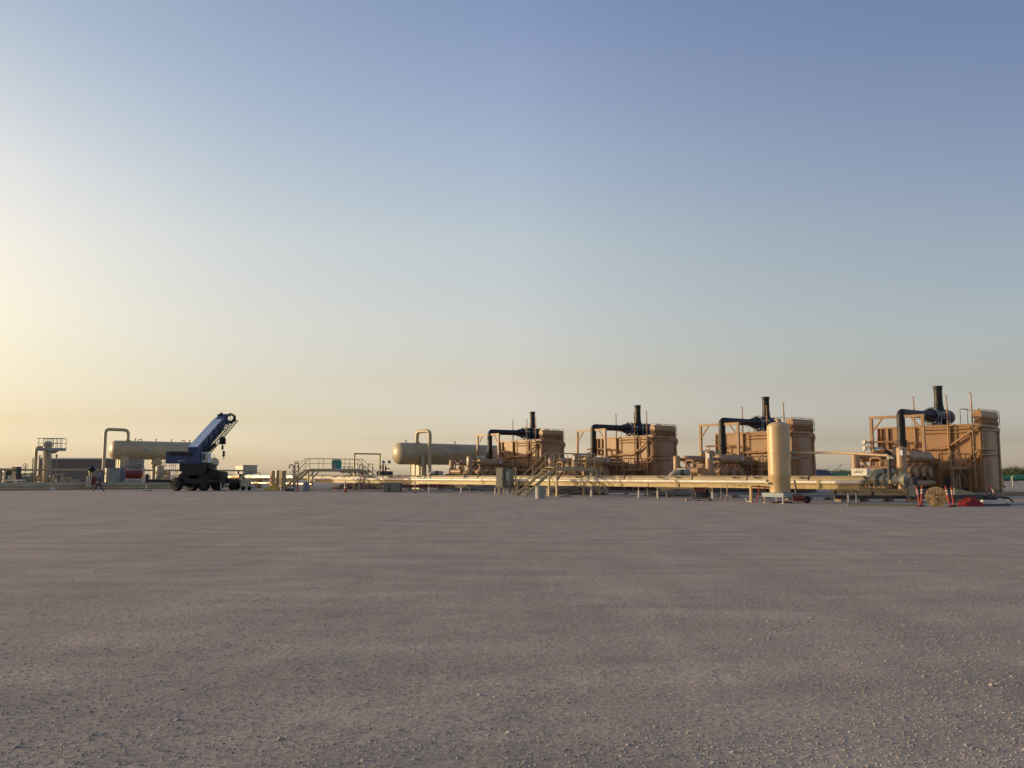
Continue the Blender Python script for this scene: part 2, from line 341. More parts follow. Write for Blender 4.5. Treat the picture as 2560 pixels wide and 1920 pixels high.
# ------------------------------------------------------------------ compressor packages
C0 = (X(2458, 68.7), 68.7)
def compressor():
    t = thing('compressor_package', None, 'gas compressor', (*C0, 0), RZ, 'four gas compressor packages in a row')
    # -- cooler housing
    h = MB(); h.prism([(0,.35),(0,5.72),(-8.4,5.72),(-8.4,3.95),(-7.0,3.3),(-4.6,3.1),(-4.6,.35)], 0, 3.8)
    co = h.build('cooler_housing', 'orange', t)
    b = MB()
    for x in (-8.3, -8.0, -7.4, -5.2, -2.32, -.72):
        z0 = 3.75 if x < -6 else (3.1 if x < -4.6 else .5)
        b.box(x-.035, x+.035, -.2, -.002, z0, 5.6); b.box(x-.1, x+.1, -.012, -.002, z0, 5.6)
    b.box(-8.42, .06, -.12, -.002, 5.6, 5.74); b.box(-.12, .002, -.11, -.002, .35, 5.58)
    b.box(-4.58, -.14, -.1, -.002, .38, .55)
    b.build('stiffener', 'orange', co)
    e = MB(); e.box(.002, .14, -.02, 3.9, 5.2, 5.5); e.box(.002, .1, 0, .18, .35, 5.18); e.box(.002, .1, 3.6, 3.84, .35, 5.18)
    e.box(.002, .08, .2, 3.58, 3.9, 4.02)
    e.prism([(3.8,.35),(4.35,.35),(4.12,3.2),(4.0,4.6),(4.3,5.1),(4.3,5.3),(3.8,5.72)], -1.6, -.02, 'yz')
    e.add([(.004,.25,5.15),(.004,3.5,5.15),(.004,3.3,.5),(.004,.6,.5),(.16,.6,5.15),(.16,1.4,5.15),(.30,1.6,.5),(.30,.9,.5)],[(0,1,2,3),(4,7,6,5),(0,4,5,1),(1,5,6,2),(2,6,7,3),(3,7,4,0)])
    e.build('end_frame', 'orange', co)
    ho = MB(); oc = [(.36*math.cos(a)-.2, 6.42+.44*math.sin(a)) for a in [math.pi/8+math.pi/4*i for i in range(8)]]
    ho.prism(oc, .0, .1); ho.prism([(.32*math.cos(a)-.2, 6.42+.41*math.sin(a)) for a in [math.pi/10*i for i in range(20)]], .101, 3.75); ho.build('header_drum', 'orange', co)
    g = MB()
    for i in range(9): g.box(-.5, .1, .12+i*.44, .22+i*.44, 5.72, 6.06)
    g.box(-.54, .12, .05, 3.8, 5.93, 5.98); g.build('louvre_frame', 'orange', co)
    rb = MB()
    for yy in (.3, 1.9, 3.6): rb.box(-.5,.1, yy, yy+.05, 6.8, 6.92)
    rb.box(-.23,-.17,.2,3.8,6.92,6.97); rb.tube(rnd([(.15,3.84,5.7),(.15,3.84,6.85),(-.2,3.84,6.98)],.2),.03,6); rb.tube([(.03,3.8,5.5),(.03,3.8,6.8)],.02,6)
    rb.build('drum_bracket', 'galv', co)
    # -- pipes on the cooler face
    p = MB()
    p.tube(rnd([(-7.4,-.3,3.5),(-5.65,-.3,3.75),(-2.6,-.3,3.78),(-.1,-.3,5.45),(.2,-.1,5.5),(.25,2.6,5.5)], .25), .1, 10)
    p.tube(rnd([(-2.4,-.35,2.2),(-1.75,-.35,2.2),(-.1,-.35,3.62),(.22,-.2,3.66),(.22,2.2,3.66)], .3), .09, 10)
    p.tube(rnd([(-2.3,-.5,1.2),(-2.0,-.5,1.4),(0,-.4,3.2),(.25,-.25,3.24),(.25,2.4,3.24)], .3), .09, 10)
    p.tube([(-4.9,-.2,5.38),(-.8,-.2,5.38)], .05, 8); p.tube([(-4.9,-.2,5.08),(-1,-.2,5.08)], .045, 8)
    p.tube(rnd([(-8.9,-1,4.45),(-5.6,-.6,4.45),(-5.4,-.6,3.5)], .2), .09, 8); p.tube([(-8.9,-1,4.1),(-5.6,-1,3.5)], .08, 8)
    p.tube([(-8.75,-.6,4.0),(-8.75,-.6,4.6)], .04, 6)
    p.tube(rnd([(-5.9,-1.0,3.2),(-5.9,-1.0,4.35),(-6.4,-1.0,4.35)], .25), .1, 8)
    p.tube(rnd([(-4.2,-.8,3.0),(-4.2,-.8,3.9),(-3.9,-.8,3.9),(-3.9,-.8,4.2)], .1), .035, 6)
    p.build('cooler_piping', 'orange', t)
    for (x, y, z0, z1) in ((-5.0,-.4,3.2,8.15), (-2.33,-.4,3.2,8.1), (-.3,-.8,.6,8.2)):
        v = MB(); v.tube([(x,y,z0),(x,y,z1-.9)], .065, 8); v.tube([(x,y,z1-.9),(x,y,z1)], .05, 8); v.tube([(x,y,z1-.02),(x-.14,y,z1+.04)], .045, 6)
        v.lathe([(.09,-.03),(.09,.03)], (x,y,4.2)); v.build('vent_pipe', 'orange', t)
    # -- roof rail
    r = MB()
    for x in (-5.4,-4.6,-3.9,-3.0,-2.3): r.tube([(x,.05,5.7),(x,.05,6.75)], .024, 6)
    r.tube([(-5.4,.05,6.75),(-2.3,.05,6.75)], .028, 6); r.tube([(-5.4,.05,6.3),(-2.3,.05,6.3)], .022, 6)
    for y in (.05, 1.6, 3.2): r.tube([(-1.5,y,5.7),(-1.5,y,7.0)], .03, 6)
    r.tube([(-1.5,.05,7.0),(-1.5,3.2,7.0)], .03, 6); r.tube([(-1.5,.05,7.0),(-.9,.05,6.95)], .03, 6)
    r.build('roof_railing', 'bluegrey', t)
    # -- exhaust
    m = MB(); m.vessel((-4.0,.2,6.6), (-4.0,4.3,6.6), .62, .5)
    m.lathe([(.30,-1.5),(.32,-1.4),(.32,-1.0),(.47,-.35),(.47,-.1),(.6,.12)], (-4.0,.3,6.6), (0,1,0))
    muf = m.build('silencer', 'black', t)
    fl = MB(); fl.lathe([(.70,0),(.70,.07)], (-4.0,.42,6.6), (0,1,0), 28); fl.lathe([(.66,0),(.66,.05)], (-4.0,3.4,6.6), (0,1,0), 28)
    for a in range(4):
        an = math.pi/4+a*math.pi/2; fl.bar((-4+.36*math.cos(an),-.5,6.6+.36*math.sin(an)), (-4+.66*math.cos(an),.40,6.6+.66*math.sin(an)), .03, .03)
    fl.box(-4.1,-3.9,.45,3.4,5.72,5.98); fl.box(-4.5,-3.5,.6,1.0,5.72,6.1); fl.box(-4.5,-3.5,2.9,3.3,5.72,6.1); fl.tube([(-4,1.0,7.2),(-4,1.0,7.36)],.04,6)
    fl.build('silencer_saddle', 'bluegrey', muf)
    st = MB(); st.lathe([(.46,0),(.36,.5),(.335,.9),(.335,1.86),(.38,1.88),(.38,1.94),(.335,1.96),(.335,2.06),(.41,2.08),(.41,2.15),(.3,2.15)], (-4.0,2.2,7.05))
    st.build('exhaust_stack', 'black', muf)
    ri = MB(); ri.tube(rnd([(-4.0,-5.3,3.3),(-4.0,-5.3,6.58),(-4.0,-.9,6.6)], .38, 6), .31, 20); 
    ri.lathe([(.36,0),(.36,.5)], (-4.0,-5.3,3.75)); ri.lathe([(.42,0),(.42,.07)], (-4.0,-5.3,4.3)); ri.lathe([(.42,0),(.42,.07)], (-4.0,-5.3,3.6))
    rz_ = ri.build('exhaust_pipe', 'black', t)
    tb = MB(); tb.lathe([(.2,0),(.45,.1),(.48,.4),(.4,.6)], (-4.75,-5.2,3.45), (1,0,0)); tb.box(-4.5,-3.5,-5.7,-4.9,2.9,3.35); tb.lathe([(.5,0),(.5,.1)],(-4,-5.3,3.32)); tb.build('turbocharger', 'dgrey', rz_)
    # -- portal frame that carries the exhaust
    f = MB(); y = -5.3
    for x in (-6.4, -2.3): f.box(x-.11, x+.11, y-.11, y+.11, .7, 6.15)
    f.box(-6.55, -2.15, y-.12, y+.12, 6.15, 6.36)
    f.bar((-6.3,y,5.2), (-5.5,y,6.14), .12, .12, (0,1,0)); f.bar((-2.4,y,5.2), (-3.2,y,6.14), .12, .12, (0,1,0))
    f.build('support_frame', 'orange2', t)
    # -- skid
    s = MB(); s.box(-6.9,-1.1,-11.4,-.3,.42,.62)
    for x in (-6.9,-4.0,-1.35): s.box(x, x+.25, -11.4, -.3, .05, .418)
    for y_ in np.arange(-11.3,-.4,1.8): s.box(-6.6,-1.4, y_, y_+.15, .12, .415)
    s.box(-8.3,.1,-.1,3.9,.05,.345)
    s.build('skid', mat('shaded_skid_paint', (.06, .048, .03), .7), t)  # olive darkened so the colour carries the shade on the skid
    # -- engine
    en = MB(); en.box(-4.75,-3.25,-5.0,-.7,.63,2.1); en.prism([(-4.9,2.1),(-3.1,2.1),(-2.75,2.75),(-3.2,3.0),(-4.8,3.0),(-5.25,2.75)], -4.9, -.9)
    for y_ in np.arange(-4.7,-1.0,.62):
        en.box(-3.2,-2.72,y_,y_+.48,2.55,2.95); en.box(-5.28,-4.8,y_,y_+.48,2.55,2.95)
        en.tube(rnd([(-3.1,y_+.2,2.9),(-3.4,y_+.2,3.25),(-3.8,y_+.2,3.25)], .1), .07, 6)
    en.tube([(-3.9,-4.9,3.2),(-3.9,-1,3.2)], .16, 10); en.lathe([(.75,0),(.75,.2)], (-4,-5.2,1.6), (0,1,0)); en.build('engine', 'orange2', t)
    ep = MB()
    for k in range(16):
        x = random.uniform(-5.6,-2.2); y_ = random.uniform(-4.6,-.9); z = random.uniform(1.0,3.3)
        ep.tube(rnd([(x,y_,.7),(x,y_,z),(x+random.uniform(-.8,.8),y_+random.uniform(-.5,.8),z)], .1), random.uniform(.025,.06), 6)
    ep.build('engine_piping', 'orange2', t)
    # -- compressor frame, throws, bottles
    c = MB(); c.box(-4.7,-3.3,-9.0,-5.6,.63,2.35); c.prism([(-4.6,2.35),(-3.4,2.35),(-3.6,2.65),(-4.4,2.65)], -8.9, -5.7)
    c.build('compressor_frame', 'orange2', t)
    for sx in (1, -1):
        for k in range(3):
            y_ = -8.3+k*1.3; x0 = -4+sx*.7; q = MB()
            q.lathe([(.30,0),(.30,.35),(.46,.36),(.46,1.25),(.52,1.26),(.52,1.36),(.38,1.37),(.38,1.6),(.28,1.62)], (x0,y_,1.85), (sx,0,0), 20)
            q.tube([(x0+sx*.85,y_,2.2),(x0+sx*1.1,y_,2.75)], .16, 10); q.tube([(x0+sx*.85,y_,1.4),(x0+sx*1.0,y_,1.1)], .13, 10)
            for a in range(8):
                an = a*math.pi/4; q.tube([(x0+sx*1.2,y_+.46*math.cos(an),1.85+.46*math.sin(an)),(x0+sx*1.42,y_+.46*math.cos(an),1.85+.46*math.sin(an))], .03, 5)
            q.build('cylinder', 'orange2', t)
        bt = MB(); xb = -2.2 if sx > 0 else -5.8
        bt.vessel((xb,-8.75,3.02), (xb,-4.75,3.02), .41 if sx > 0 else .36, .55)
        bt.build('pulsation_bottle', 'tan2', t)
        db = MB(); db.vessel((xb+sx*.3,-8.5,1.0), (xb+sx*.3,-5.0,1.0), .27, .6); db.build('discharge_bottle', 'orange2', t)
        # scrubber
        xs = -1.8 if sx > 0 else -5.3; zs, rs = (3.72,.355) if sx > 0 else (3.35,.31)
        sc = MB(); sc.vessel((xs,-10.5,.75), (xs,-10.5,zs), rs, .45, 24); sc.lathe([(rs*.96,0),(rs*.96,.35)], (xs,-10.5,.63))
        sb = sc.build('scrubber', 'tan2', t)
        n_ = MB(); n_.tube(rnd([(xs,-10.15,3.0),(xs,-9.2,3.0),(xb,-8.7,3.02)], .25), .14, 10); n_.lathe([(.2,0),(.2,.06)], (xs,-9.9,3.0), (0,1,0))
        n_.tube([(xs-.45*sx,-10.4,1.2),(xs-.45*sx,-10.4,2.4)], .04, 6); n_.tube([(xs,-10.4,1.25),(xs-.45*sx,-10.4,1.25)], .03, 6); n_.tube([(xs,-10.4,2.35),(xs-.45*sx,-10.4,2.35)], .03, 6)
        n_.tube(rnd([(xs,-10.8,1.6),(xs,-11.6,1.6),(xs,-11.6,.9)], .25), .16, 10)
        n_.build('nozzle', 'orange2', sb)
    la = MB(); la.box(-1.76,-1.55,-10.87,-10.84,3.05,3.45); la.build('label_plate', 'label', t); la = MB(); la.box(-1.815,-1.77,-5.6,-5.35,2.9,3.2); la.build('label_plate', 'label', t)
    # -- front piping between the scrubbers
    fp = MB(); fp.tube([(-4.3,-11.3,2.0),(-2.3,-11.3,2.0)], .27, 14); fp.lathe([(.36,0),(.36,.08)], (-4.4,-11.3,2.0), (1,0,0))
    fp.tube(rnd([(-3.9,-11.0,1.6),(-3.9,-11.0,2.9),(-3.1,-11.0,2.9),(-3.1,-11.0,2.2)], .25), .09, 8)
    fp.tube(rnd([(-3.2,-10.6,1.0),(-3.2,-10.6,2.7),(-2.6,-10.6,2.7)], .2), .07, 8)
    fp.tube([(-3.1,-11.3,.7),(-3.1,-11.3,1.75)], .12, 8); fp.lathe([(.16,0),(.2,.1),(.2,.2),(.16,.3)], (-3.1,-11.0,2.3))
    for k in range(12):
        x = random.uniform(-5.2,-2.2); y_ = random.uniform(-10.8,-9.2); z = random.uniform(1.2,2.6)
        fp.tube(rnd([(x,y_,.65),(x,y_,z),(x+random.choice((-.5,.5)),y_,z)], .1), random.uniform(.03,.07), 6)
        if k % 3 == 0: fp.lathe([(.1,0),(.14,.05),(.14,.16),(.1,.2)], (x,y_,z*.6))
    fp.build('front_piping', 'orange2', t)
    # -- air intake
    ai = MB(); ai.lathe([(.05,0),(.27,.35),(.27,1.7),(.2,1.72)], (-6.2,-5.7,3.62), (0,1,0)); ai.build('air_filter', 'alu', t)
    ab = MB(); ab.lathe([(.29,0),(.29,.25),(.2,.27)], (-6.2,-4.1,3.62), (0,1,0)); ab.tube(rnd([(-6.2,-4.0,3.6),(-6.2,-3.4,3.6),(-5.2,-3.4,3.0)], .3), .17, 10); ab.tube([(-6.2,-5,.65),(-6.2,-5,3.36)],.05,6); ab.build('intake_duct', 'dgrey', t)
    # -- walkway beside the engine
    wk = MB(); wk.box(-1.5,-.7,-4.4,-.4,2.08,2.16)
    for y_ in (-4.35,-3.4,-2.4,-1.4,-.5): wk.box(-.76,-.68,y_-.04,y_+.04,2.12,3.3)
    wk.tube([(-.72,-4.35,3.3),(-.72,-.5,3.3)], .045, 6); wk.tube([(-.72,-4.35,2.75),(-.72,-.5,2.75)], .04, 6); wk.box(-1.6,-1.52,-4.4,-4.3,.7,3.3); wk.tube([(-1.56,-4.35,3.25),(-.72,-4.35,3.3)],.04,6); wk.box(-.74,-.7,-4.4,-.4,2.16,2.27)
    for y_ in (-4.2,-.7): wk.box(-.8,-.66,y_-.07,y_+.07,.1,2.07)
    wk.box(-1.02,-.84,-2.6,-2.42,.1,2.07)
    for x in (-.7,-.3): wk.tube([(x,-4.6,.1),(x,-4.6,3.35)], .025, 6)
    for z in np.arange(.35,2.2,.3): wk.tube([(-.7,-4.6,z),(-.3,-4.6,z)], .015, 5)
    wk.bar((-.75,-4.2,.3), (-.75,-2.5,2.0), .06); wk.bar((-.75,-.7,.3), (-.75,-2.5,2.0), .06)
    wk.build('walkway', 'orange', t)
    sp = MB()
    for k in range(9):
        y_ = -4.0+k*.42; sp.tube([(-1.3,y_,.65),(-1.3,y_,2.0)], .03, 6); 
    sp.box(-1.5,-.9,-3.8,-2.2,.7,1.5); sp.build('pipe_spool', 'dgrey', t)
    lt = MB()
    return t
M['black'].node_tree.nodes['Principled BSDF'].inputs['Specular IOR Level'].default_value = .35
M['tan2'] = mat('bottle_paint', (.36, .225, .12), .45, dirt=.3, scale=1.5)
unit = compressor()
ULAB = ['nearest tan gas compressor package, farthest right, behind the wooden cable spool',
        'second nearest tan gas compressor package, partly hidden by the upright cream vessel',
        'third gas compressor package counted from the right, just right of the central stair crossover',
        'farthest and smallest gas compressor package, its left end in front of the long horizontal tank']
units = [unit]+[copy_tree(unit) for _ in range(3)]
for z in (4.25, 3.75):
    q = MB(); q.lathe([(.06,0),(.2,.08),(.22,.2),(.2,.22)], (-6.85,-5.5,z), (-.4,-1,.2), 16); q.tube([(-6.8,-5.4,z),(-6.5,-5.35,z)], .03, 6); q.build('floodlight', 'galv', unit)
UPOS = [(*C0, RZ), (25.75, 78.96, R(-49)), (14.7, 89.0, R(-50.5)), (3.45, 98.9, R(-52))]
for k, u_ in enumerate(units):
    u_['label'] = ULAB[k]; u_.location = (*UPOS[k][:2], 0); u_.rotation_euler = (0, 0, UPOS[k][2]); u_.scale = (1, (1, .97, .91, .85)[k], 1)

# ------------------------------------------------------------------ pipe rack and headers
R0 = (X(1780, 57.4), 57.4)
def rx(px, y=0.0):                                   # local x along the rack for a sight line
    u_ = (px-1280)/F*CP; b0 = (R0[0]+AY[0]*y, R0[1]+AY[1]*y); return (u_*b0[1]-b0[0])/(AX[0]-u_*AX[1])
XE = rx(2150); XW = rx(772)
rk = thing('pipe_rack', 'long low tan steel beam rack on thin posts running from the centre to the right', 'pipe rack', (*R0, 0), RZ)
joints = sorted([rx(p) for p in (990, 1248, 1500, 1622, 1700, 2050)]); ends = [XW]+joints+[XE]
for a, b_ in zip(ends[:-1], ends[1:]):
    q = MB(); q.box(a+.04, b_-.04, -.06, .06, .84, 1.07); q.box(a+.04, b_-.04, -.14, .14, .80, .838); q.box(a+.04, b_-.04, -.14, .14, 1.072, 1.10); q.box(a+.04,b_-.04,.9,1.05,.84,1.0)
    q.build('beam', 'rack', rk)
for p in (1001, 1073, 1153, 1238, 1368, 1478, 1596, 1643, 1780, 2118):
    x = rx(p); q = MB(); q.tube([(x,0,.02),(x,0,.8)], .035, 8); q.box(x-.1,x+.1,-.1,.1,0,.02); q.tube([(x,1.0,.02),(x,1.0,.84)], .04, 8); q.box(x-.05,x+.05,-.05,1.1,.76,.798)
    pp = q.build('post', 'grey', rk)
    q = MB(); q.tube([(x,0,.03),(x,0,.52)], .052, 8); q.build('jack_sleeve', 'white', pp)
for a in range(int((XE-XW)/4.5)):
    x = XW+2+a*4.5; q = MB(); q.box(x-.05,x+.05,.14,1.6,.9,1.02); q.build('cross_arm', 'rack', rk)
# stencilled marks on the beam: short dark strokes, too small to read
for p in (1425, 1855, 1112):
    x = rx(p); q = MB(); xx = x-.55
    for i in range(10):
        wd = random.choice((.05,.07,.08)); 
        if i not in (2, 7): q.box(xx, xx+wd, -.064, -.0605, .93, .93+random.choice((.05,.07,.07)))
        xx += wd+.03
    q.build('stencil_mark', 'dark_and_shadow', rk)
wp = MB(); wp.tube([(XW,-.07,1.205),(XE,-.07,1.205)], .095, 20); o = wp.build('conduit_pipe', 'white'); single(o, (*R0,0), RZ, 'long thin white coated pipe lying on the tan rack beam', 'pipe')
for p in (1028, 1208, 1553, 1692, 2048):
    x = rx(p); q = MB(); q.box(x-.09,x+.09,-.19,.05,1.09,1.325) if p in (1692,2048) else q.lathe([(.12,-.05),(.12,.05)],(x,-.07,1.205),(1,0,0)); q.box(x-.03,x+.03,-.2,-.165,.84,1.15); q.build('clamp', 'rack', o)
for p in (1135,1230,1498,1578,1700,1395): 
    x = rx(p); q = MB(); q.box(x-.2,x-.1,-.171,-.166,1.19,1.22); q.box(x-.06,x+.12,-.171,-.166,1.19,1.22); q.build('pipe_marking', 'dark_and_shadow', o)
HY = 1.05; HZ = 1.34; XJ = rx(742, HY); XG = rx(556, HY)
hd = thing('header_pipe', 'thick tan header pipe running behind the rack beam with painted weld shadow lines', 'pipeline', (*R0, 0), RZ)
q = MB(); q.tube([(XJ,HY,HZ),(rx(2200,HY),HY,HZ)], .26, 28); q.build('pipe_run', 'header', hd)
fx = rx(2214, HY); q = MB(); q.lathe([(.40,0),(.40,.14),(.26,.15),(.26,.5),(.4,.51),(.4,.6),(.24,.62),(.24,1.5),(.4,1.52),(.4,1.62),(.42,1.64),(.42,1.8),(.3,1.82)], (fx-.6,HY,HZ), (1,0,0), 28)
q.tube([(fx+.2,HY,HZ+.2),(fx+.2,HY,HZ+.55)], .1, 10); q.ring((fx+.2,HY,HZ+.62),(0,0,1),.16,.02); q.tube([(fx+.9,HY,HZ+.2),(fx+.9,HY,HZ+.5)], .12, 12); q.build('end_valve', 'greengrey', hd)
q = MB(); q.box(fx+1.35,fx+1.75,HY-.2,HY+.2,.45,1.1); q.lathe([(.2,0),(.24,.05),(.24,.35),(.1,.42)], (fx+1.55,HY,1.1)); q.build('valve_actuator', 'actuator', hd)
for p in (963, 1000, 1067, 1081, 1166, 1200, 1330, 1460, 1566, 1735, 1872, 2026, 2200, 935, 878, 810, 868):
    x = rx(p, HY)
    q = MB(); q.tube([(x,HY+.29*math.cos(a),HZ+.29*math.sin(a)) for a in np.linspace(R(60),R(215),9)], .022, 5); q.build('dark_and_shadow', 'dark_and_shadow', hd)  # thin dark arcs paint the shadow lines at the pipe welds
for p in (932, 984, 1052, 1170, 1448, 1507, 1655, 1700, 1842, 1895, 2010, 2170):
    x = rx(p, HY); q = MB(); q.tube([(x,HY-.2,HZ+.1),(x,HY-.42,HZ+.16)], .05, 8); q.lathe([(.08,0),(.08,.05)],(x,HY-.42,HZ+.16),(0,-1,0.2)); q.build('stub_nozzle', 'dgrey', hd)
# insulated header further left
ih = thing('insulated_pipe', 'bright aluminium clad pipe reflecting the low sun left of the stair crossover', 'pipeline', (*R0, 0), RZ)
q = MB(); q.tube([(XG,HY,1.35),(XJ,HY,1.35)], .42, 32); q.build('cladding', 'alu', ih)
for i in range(12):
    x = XG+1+i*(XJ-XG-2)/11; q = MB(); q.lathe([(.428,0),(.428,.05)], (x,HY,1.35), (1,0,0), 32); q.build('cladding_band', 'galv', ih)
for i in range(5):
    x = XG+2+i*(XJ-XG-3)/4; q = MB(); q.box(x-.12,x+.12,HY-.4,HY+.4,0,.92); q.build('pedestal', 'rack', ih)
# low second bright pipe under the insulated one
q = MB(); q.tube([(XG-1,HY-1.1,.62),(XW+1,HY-1.1,.62)], .13, 12); q2 = q.build('low_pipe', 'alu'); single(q2, (*R0,0), RZ, 'thin bright pipe close to the ground below the aluminium clad pipe', 'pipe')
for i in range(5):
    x = XG+1+i*(XW-XG-1)/4; s_ = MB(); s_.box(x-.08,x+.08,HY-1.3,HY-.9,0,.48); s_.build('pipe_shoe', 'timber', q2)
# branch elbows from header to each unit
for k, (p, lab) in enumerate([(2190,'grey branch elbow on the header beside the white box with an arc logo'), (1686,'grey branch elbow on the header in front of the second nearest compressor'), (1078,'grey branch elbow on the header below the swan neck pipe of the long tank')]):
    x = rx(p, HY); b_ = thing('branch_elbow', lab, 'pipe fitting', site(R0, x, HY, HZ+.12), RZ, 'branch elbows on the header')
    q = MB(); q.tube(rnd([(-.36,0,0),(-.12,.1,.34),(.3,.4,.36),(.6,.95,.36)], .3, 6), .19, 18); q.build('elbow', 'greengrey', b_)
    q = MB(); q.lathe([(.215,0),(.215,.24)], (.22,.36,.357), (.6,.9,0), 18); q.build('coupling', 'dgrey', b_)
    q = MB(); q.tube([(-.3,-.15,-.1),(-.75,-.25,-.18)], .11, 10); q.build('drain_stub', 'grey', b_)
# white boxes on the header
def wbox(px, y, w_, d, h, name, label, m_='white'):
    x = rx(px, y); b_ = thing(name, label, 'box', site(R0, x, y, HZ+.26), RZ)
    q = MB(); q.box(-w_/2,w_/2,-d/2,d/2,0,h); q.build('body', m_, b_)
    return b_
b_ = wbox(2153, HY+.1, .95, .5, .42, 'equipment_box', 'white box with a black arc logo standing on the header pipe')
q = MB(); yb = -.255
pts = [(-.22+.44*t_, yb, .245+.10*math.sin(math.pi*t_*.95)) for t_ in np.linspace(0,1,12)]
for a, c in zip(pts[:-1], pts[1:]): q.bar(a, c, .006, .014 if a[0] < 0 else .009, (0,0,1))
pts = [(-.22+.5*t_, yb, .245-.05*math.sin(math.pi*t_)+.02*t_) for t_ in np.linspace(0,1,12)]
for a, c in zip(pts[:-1], pts[1:]): q.bar(a, c, .006, .012)
xx = -.33
for i, hh in enumerate((.05,.05,.07,.07,.06,.07,.07,.05,.06,.05)):
    q.box(xx, xx+.035, yb-.003, yb+.003, .175, .175+hh); xx += .052
q.build('arc_logo', 'dark_and_shadow', b_)
b2 = wbox(1708, HY+.9, .75, .5, .5, 'valve_box', 'pale blue grey box behind the header near the second compressor', 'paleblue')
q = MB(); q.tube(rnd([(-.37,-.1,.15),(-.6,-.1,.15),(-.6,-.1,.35)],.1),.06,10); q.build('outlet', 'white', b2)

# ------------------------------------------------------------------ upright vessel
VD = 50.9; vx = X(1949, VD)
v = thing('vertical_vessel', 'tall cream upright cylindrical vessel with domed top in front of the rack', 'pressure vessel', (vx, VD), R(-48))
q = MB(); q.lathe([(.60,.62),(.60,1.45),(.645,1.52)]+[(.645,z) for z in (1.7,2.5,3.4,4.3)]+[(.645*math.cos(a),4.45+.33*math.sin(a)) for a in np.linspace(0,R(80),8)], (0,0,0), (0,0,1), 48); sh = q.build('shell', 'tan', v); q = MB(); weld(q, .645, [2.9], 'z'); q.build('weld_seam', 'tan', sh); q = MB(); weld(q, .645, [4.42], 'z'); q.build('weld_seam', 'tan', sh)
q = MB(); q.lathe([(.105,4.74),(.105,4.88),(.2,4.89),(.2,4.95),(.1,4.96)], (0,0,0)); q.build('top_nozzle', 'tan', v)
q = MB(); q.box(-.75,.65,-.75,.75,.36,.60); q.build('base_frame', 'paleblue', v)
for x, y in ((-.65,-.65),(.55,-.65),(-.65,.65),(.55,.65)):
    q = MB(); q.tube([(x,y,0),(x,y,.36)], .04, 8); q.box(x-.09,x+.09,y-.09,y+.09,0,.03); q.build('foot', 'reflect', v)
q = MB()
for a, z in ((R(-170),.0),(R(-120),1.15),(R(150),1.9),(R(150),2.72)):
    d = Vector((math.cos(a),math.sin(a),0)); q.tube([d*.6+Vector((0,0,z+.0 if z else 1.3)), d*.78+Vector((0,0,z if z else 1.3))], .05, 8); q.lathe([(.09,0),(.09,.04)], d*.78+Vector((0,0,z if z else 1.3)), d)
q.build('side_nozzle', 'greengrey', v)
# outlet pipe from the vessel to the right, dropping to the header
P1 = Vector((vx+.6, VD+.2, Z(1132, VD))); D2 = 49.0
e1 = Vector((X(2100, D2, 3.1), D2, Z(1131.5, D2))); e2 = Vector((X(2222, 46.6, 2.9), 46.6, Z(1139, 46.6)))
q = MB(); zc = P1.z; q.tube([P1+Vector((-.05,-.02,0)), P1+Vector((.55,-.1,0)), e1, e2, e2+Vector((0,0,-1.35))][0:2]+rnd([P1+Vector((.56,-.1,0)), e1, e2, e2+Vector((0.0,0,-1.5))], .12, 4)[1:], .065, 10)
o = q.build('outlet_pipe', 'tan'); tag(o, 'slender tan pipe reaching right from the upright cream vessel and dropping to the header', 'pipe')
q = MB(); q.lathe([(.16,0),(.16,.05),(.07,.06),(.07,.2),(.16,.21),(.16,.26),(.12,.27),(.12,.45)], P1+Vector((.0,0,0)), (1,-.12,0), 16); q.tube([P1+Vector((.1,0,-.35)),P1+Vector((.75,-.1,-.3))], .05, 8); q.build('flange_valve', 'greengrey', o)
q = MB(); q.tube([e2+Vector((0,0,-.2)), e2+Vector((0,0,-1.3))], .09, 10); q.build('insulation_sleeve', 'dark_and_shadow', o)

# ------------------------------------------------------------------ horizontal tanks
def htank(loc, length, r, zc, label, pipe, saddles, nz, lg):
    t = thing('horizontal_tank', label, 'storage tank', (*loc, 0), math.atan2(AY[1], AY[0]), 'long horizontal tanks on saddles')   # local x runs along the tank
    q = MB(); q.vessel((0,0,zc), (length,0,zc), r, .5, 56); sh = q.build('shell', 'tank', t)
    for x in np.arange(r*.5, length, 2.9): q = MB(); weld(q, r, [x], 'x', zc); q.build('weld_seam', 'tank', sh)
    q = MB(); q.box(length*.3,length*.3+.5,-r-.03,-r+.02,zc-.2,zc+.15); q.build('nameplate', 'grey', sh)
    for x in nz:
        q = MB(); q.tube([(x,0,zc+r-.05),(x,0,zc+r+.28)], .07, 8); q.lathe([(.15,0),(.15,.07)], (x,0,zc+r+.26)); q.build('top_nozzle', 'tank', t)
    for x in lg: q = MB(); q.ring((x,0,zc+r+.02), (0,1,0), .24, .06); q.build('lifting_lug', 'tank', t)
    for x, wd in saddles:
        q = MB(); q.box(x-wd/2,x+wd/2,-r*.8,r*.8,.02,zc-r*.7); q.box(x-wd/2-.12,x+wd/2+.12,-r*.85,r*.85,0,.02)
        for yy in (-.7,0,.7): q.box(x-wd/2-.08,x+wd/2+.08,r*yy-.04,r*yy+.04,.03,zc-r*.75)
        q.build('saddle', 'tank', t)
    q = MB(); q.tube(rnd(pipe, .6, 8), .215, 20); 
    e_ = Vector(pipe[-1]) if pipe[-1][2] > pipe[0][2] else Vector(pipe[0]); q.lathe([(.36,-.06),(.36,.06)], e_+Vector((0,0,.15)), (0,0,1), 20); q.build('swan_neck_pipe', 'tank', t)
    return t
DB = 100.0; zt, zb = Z(1105.8, DB), Z(1161, DB); rB = (zt-zb)/2; zB = (zt+zb)/2
LB = (X(987, DB), DB)
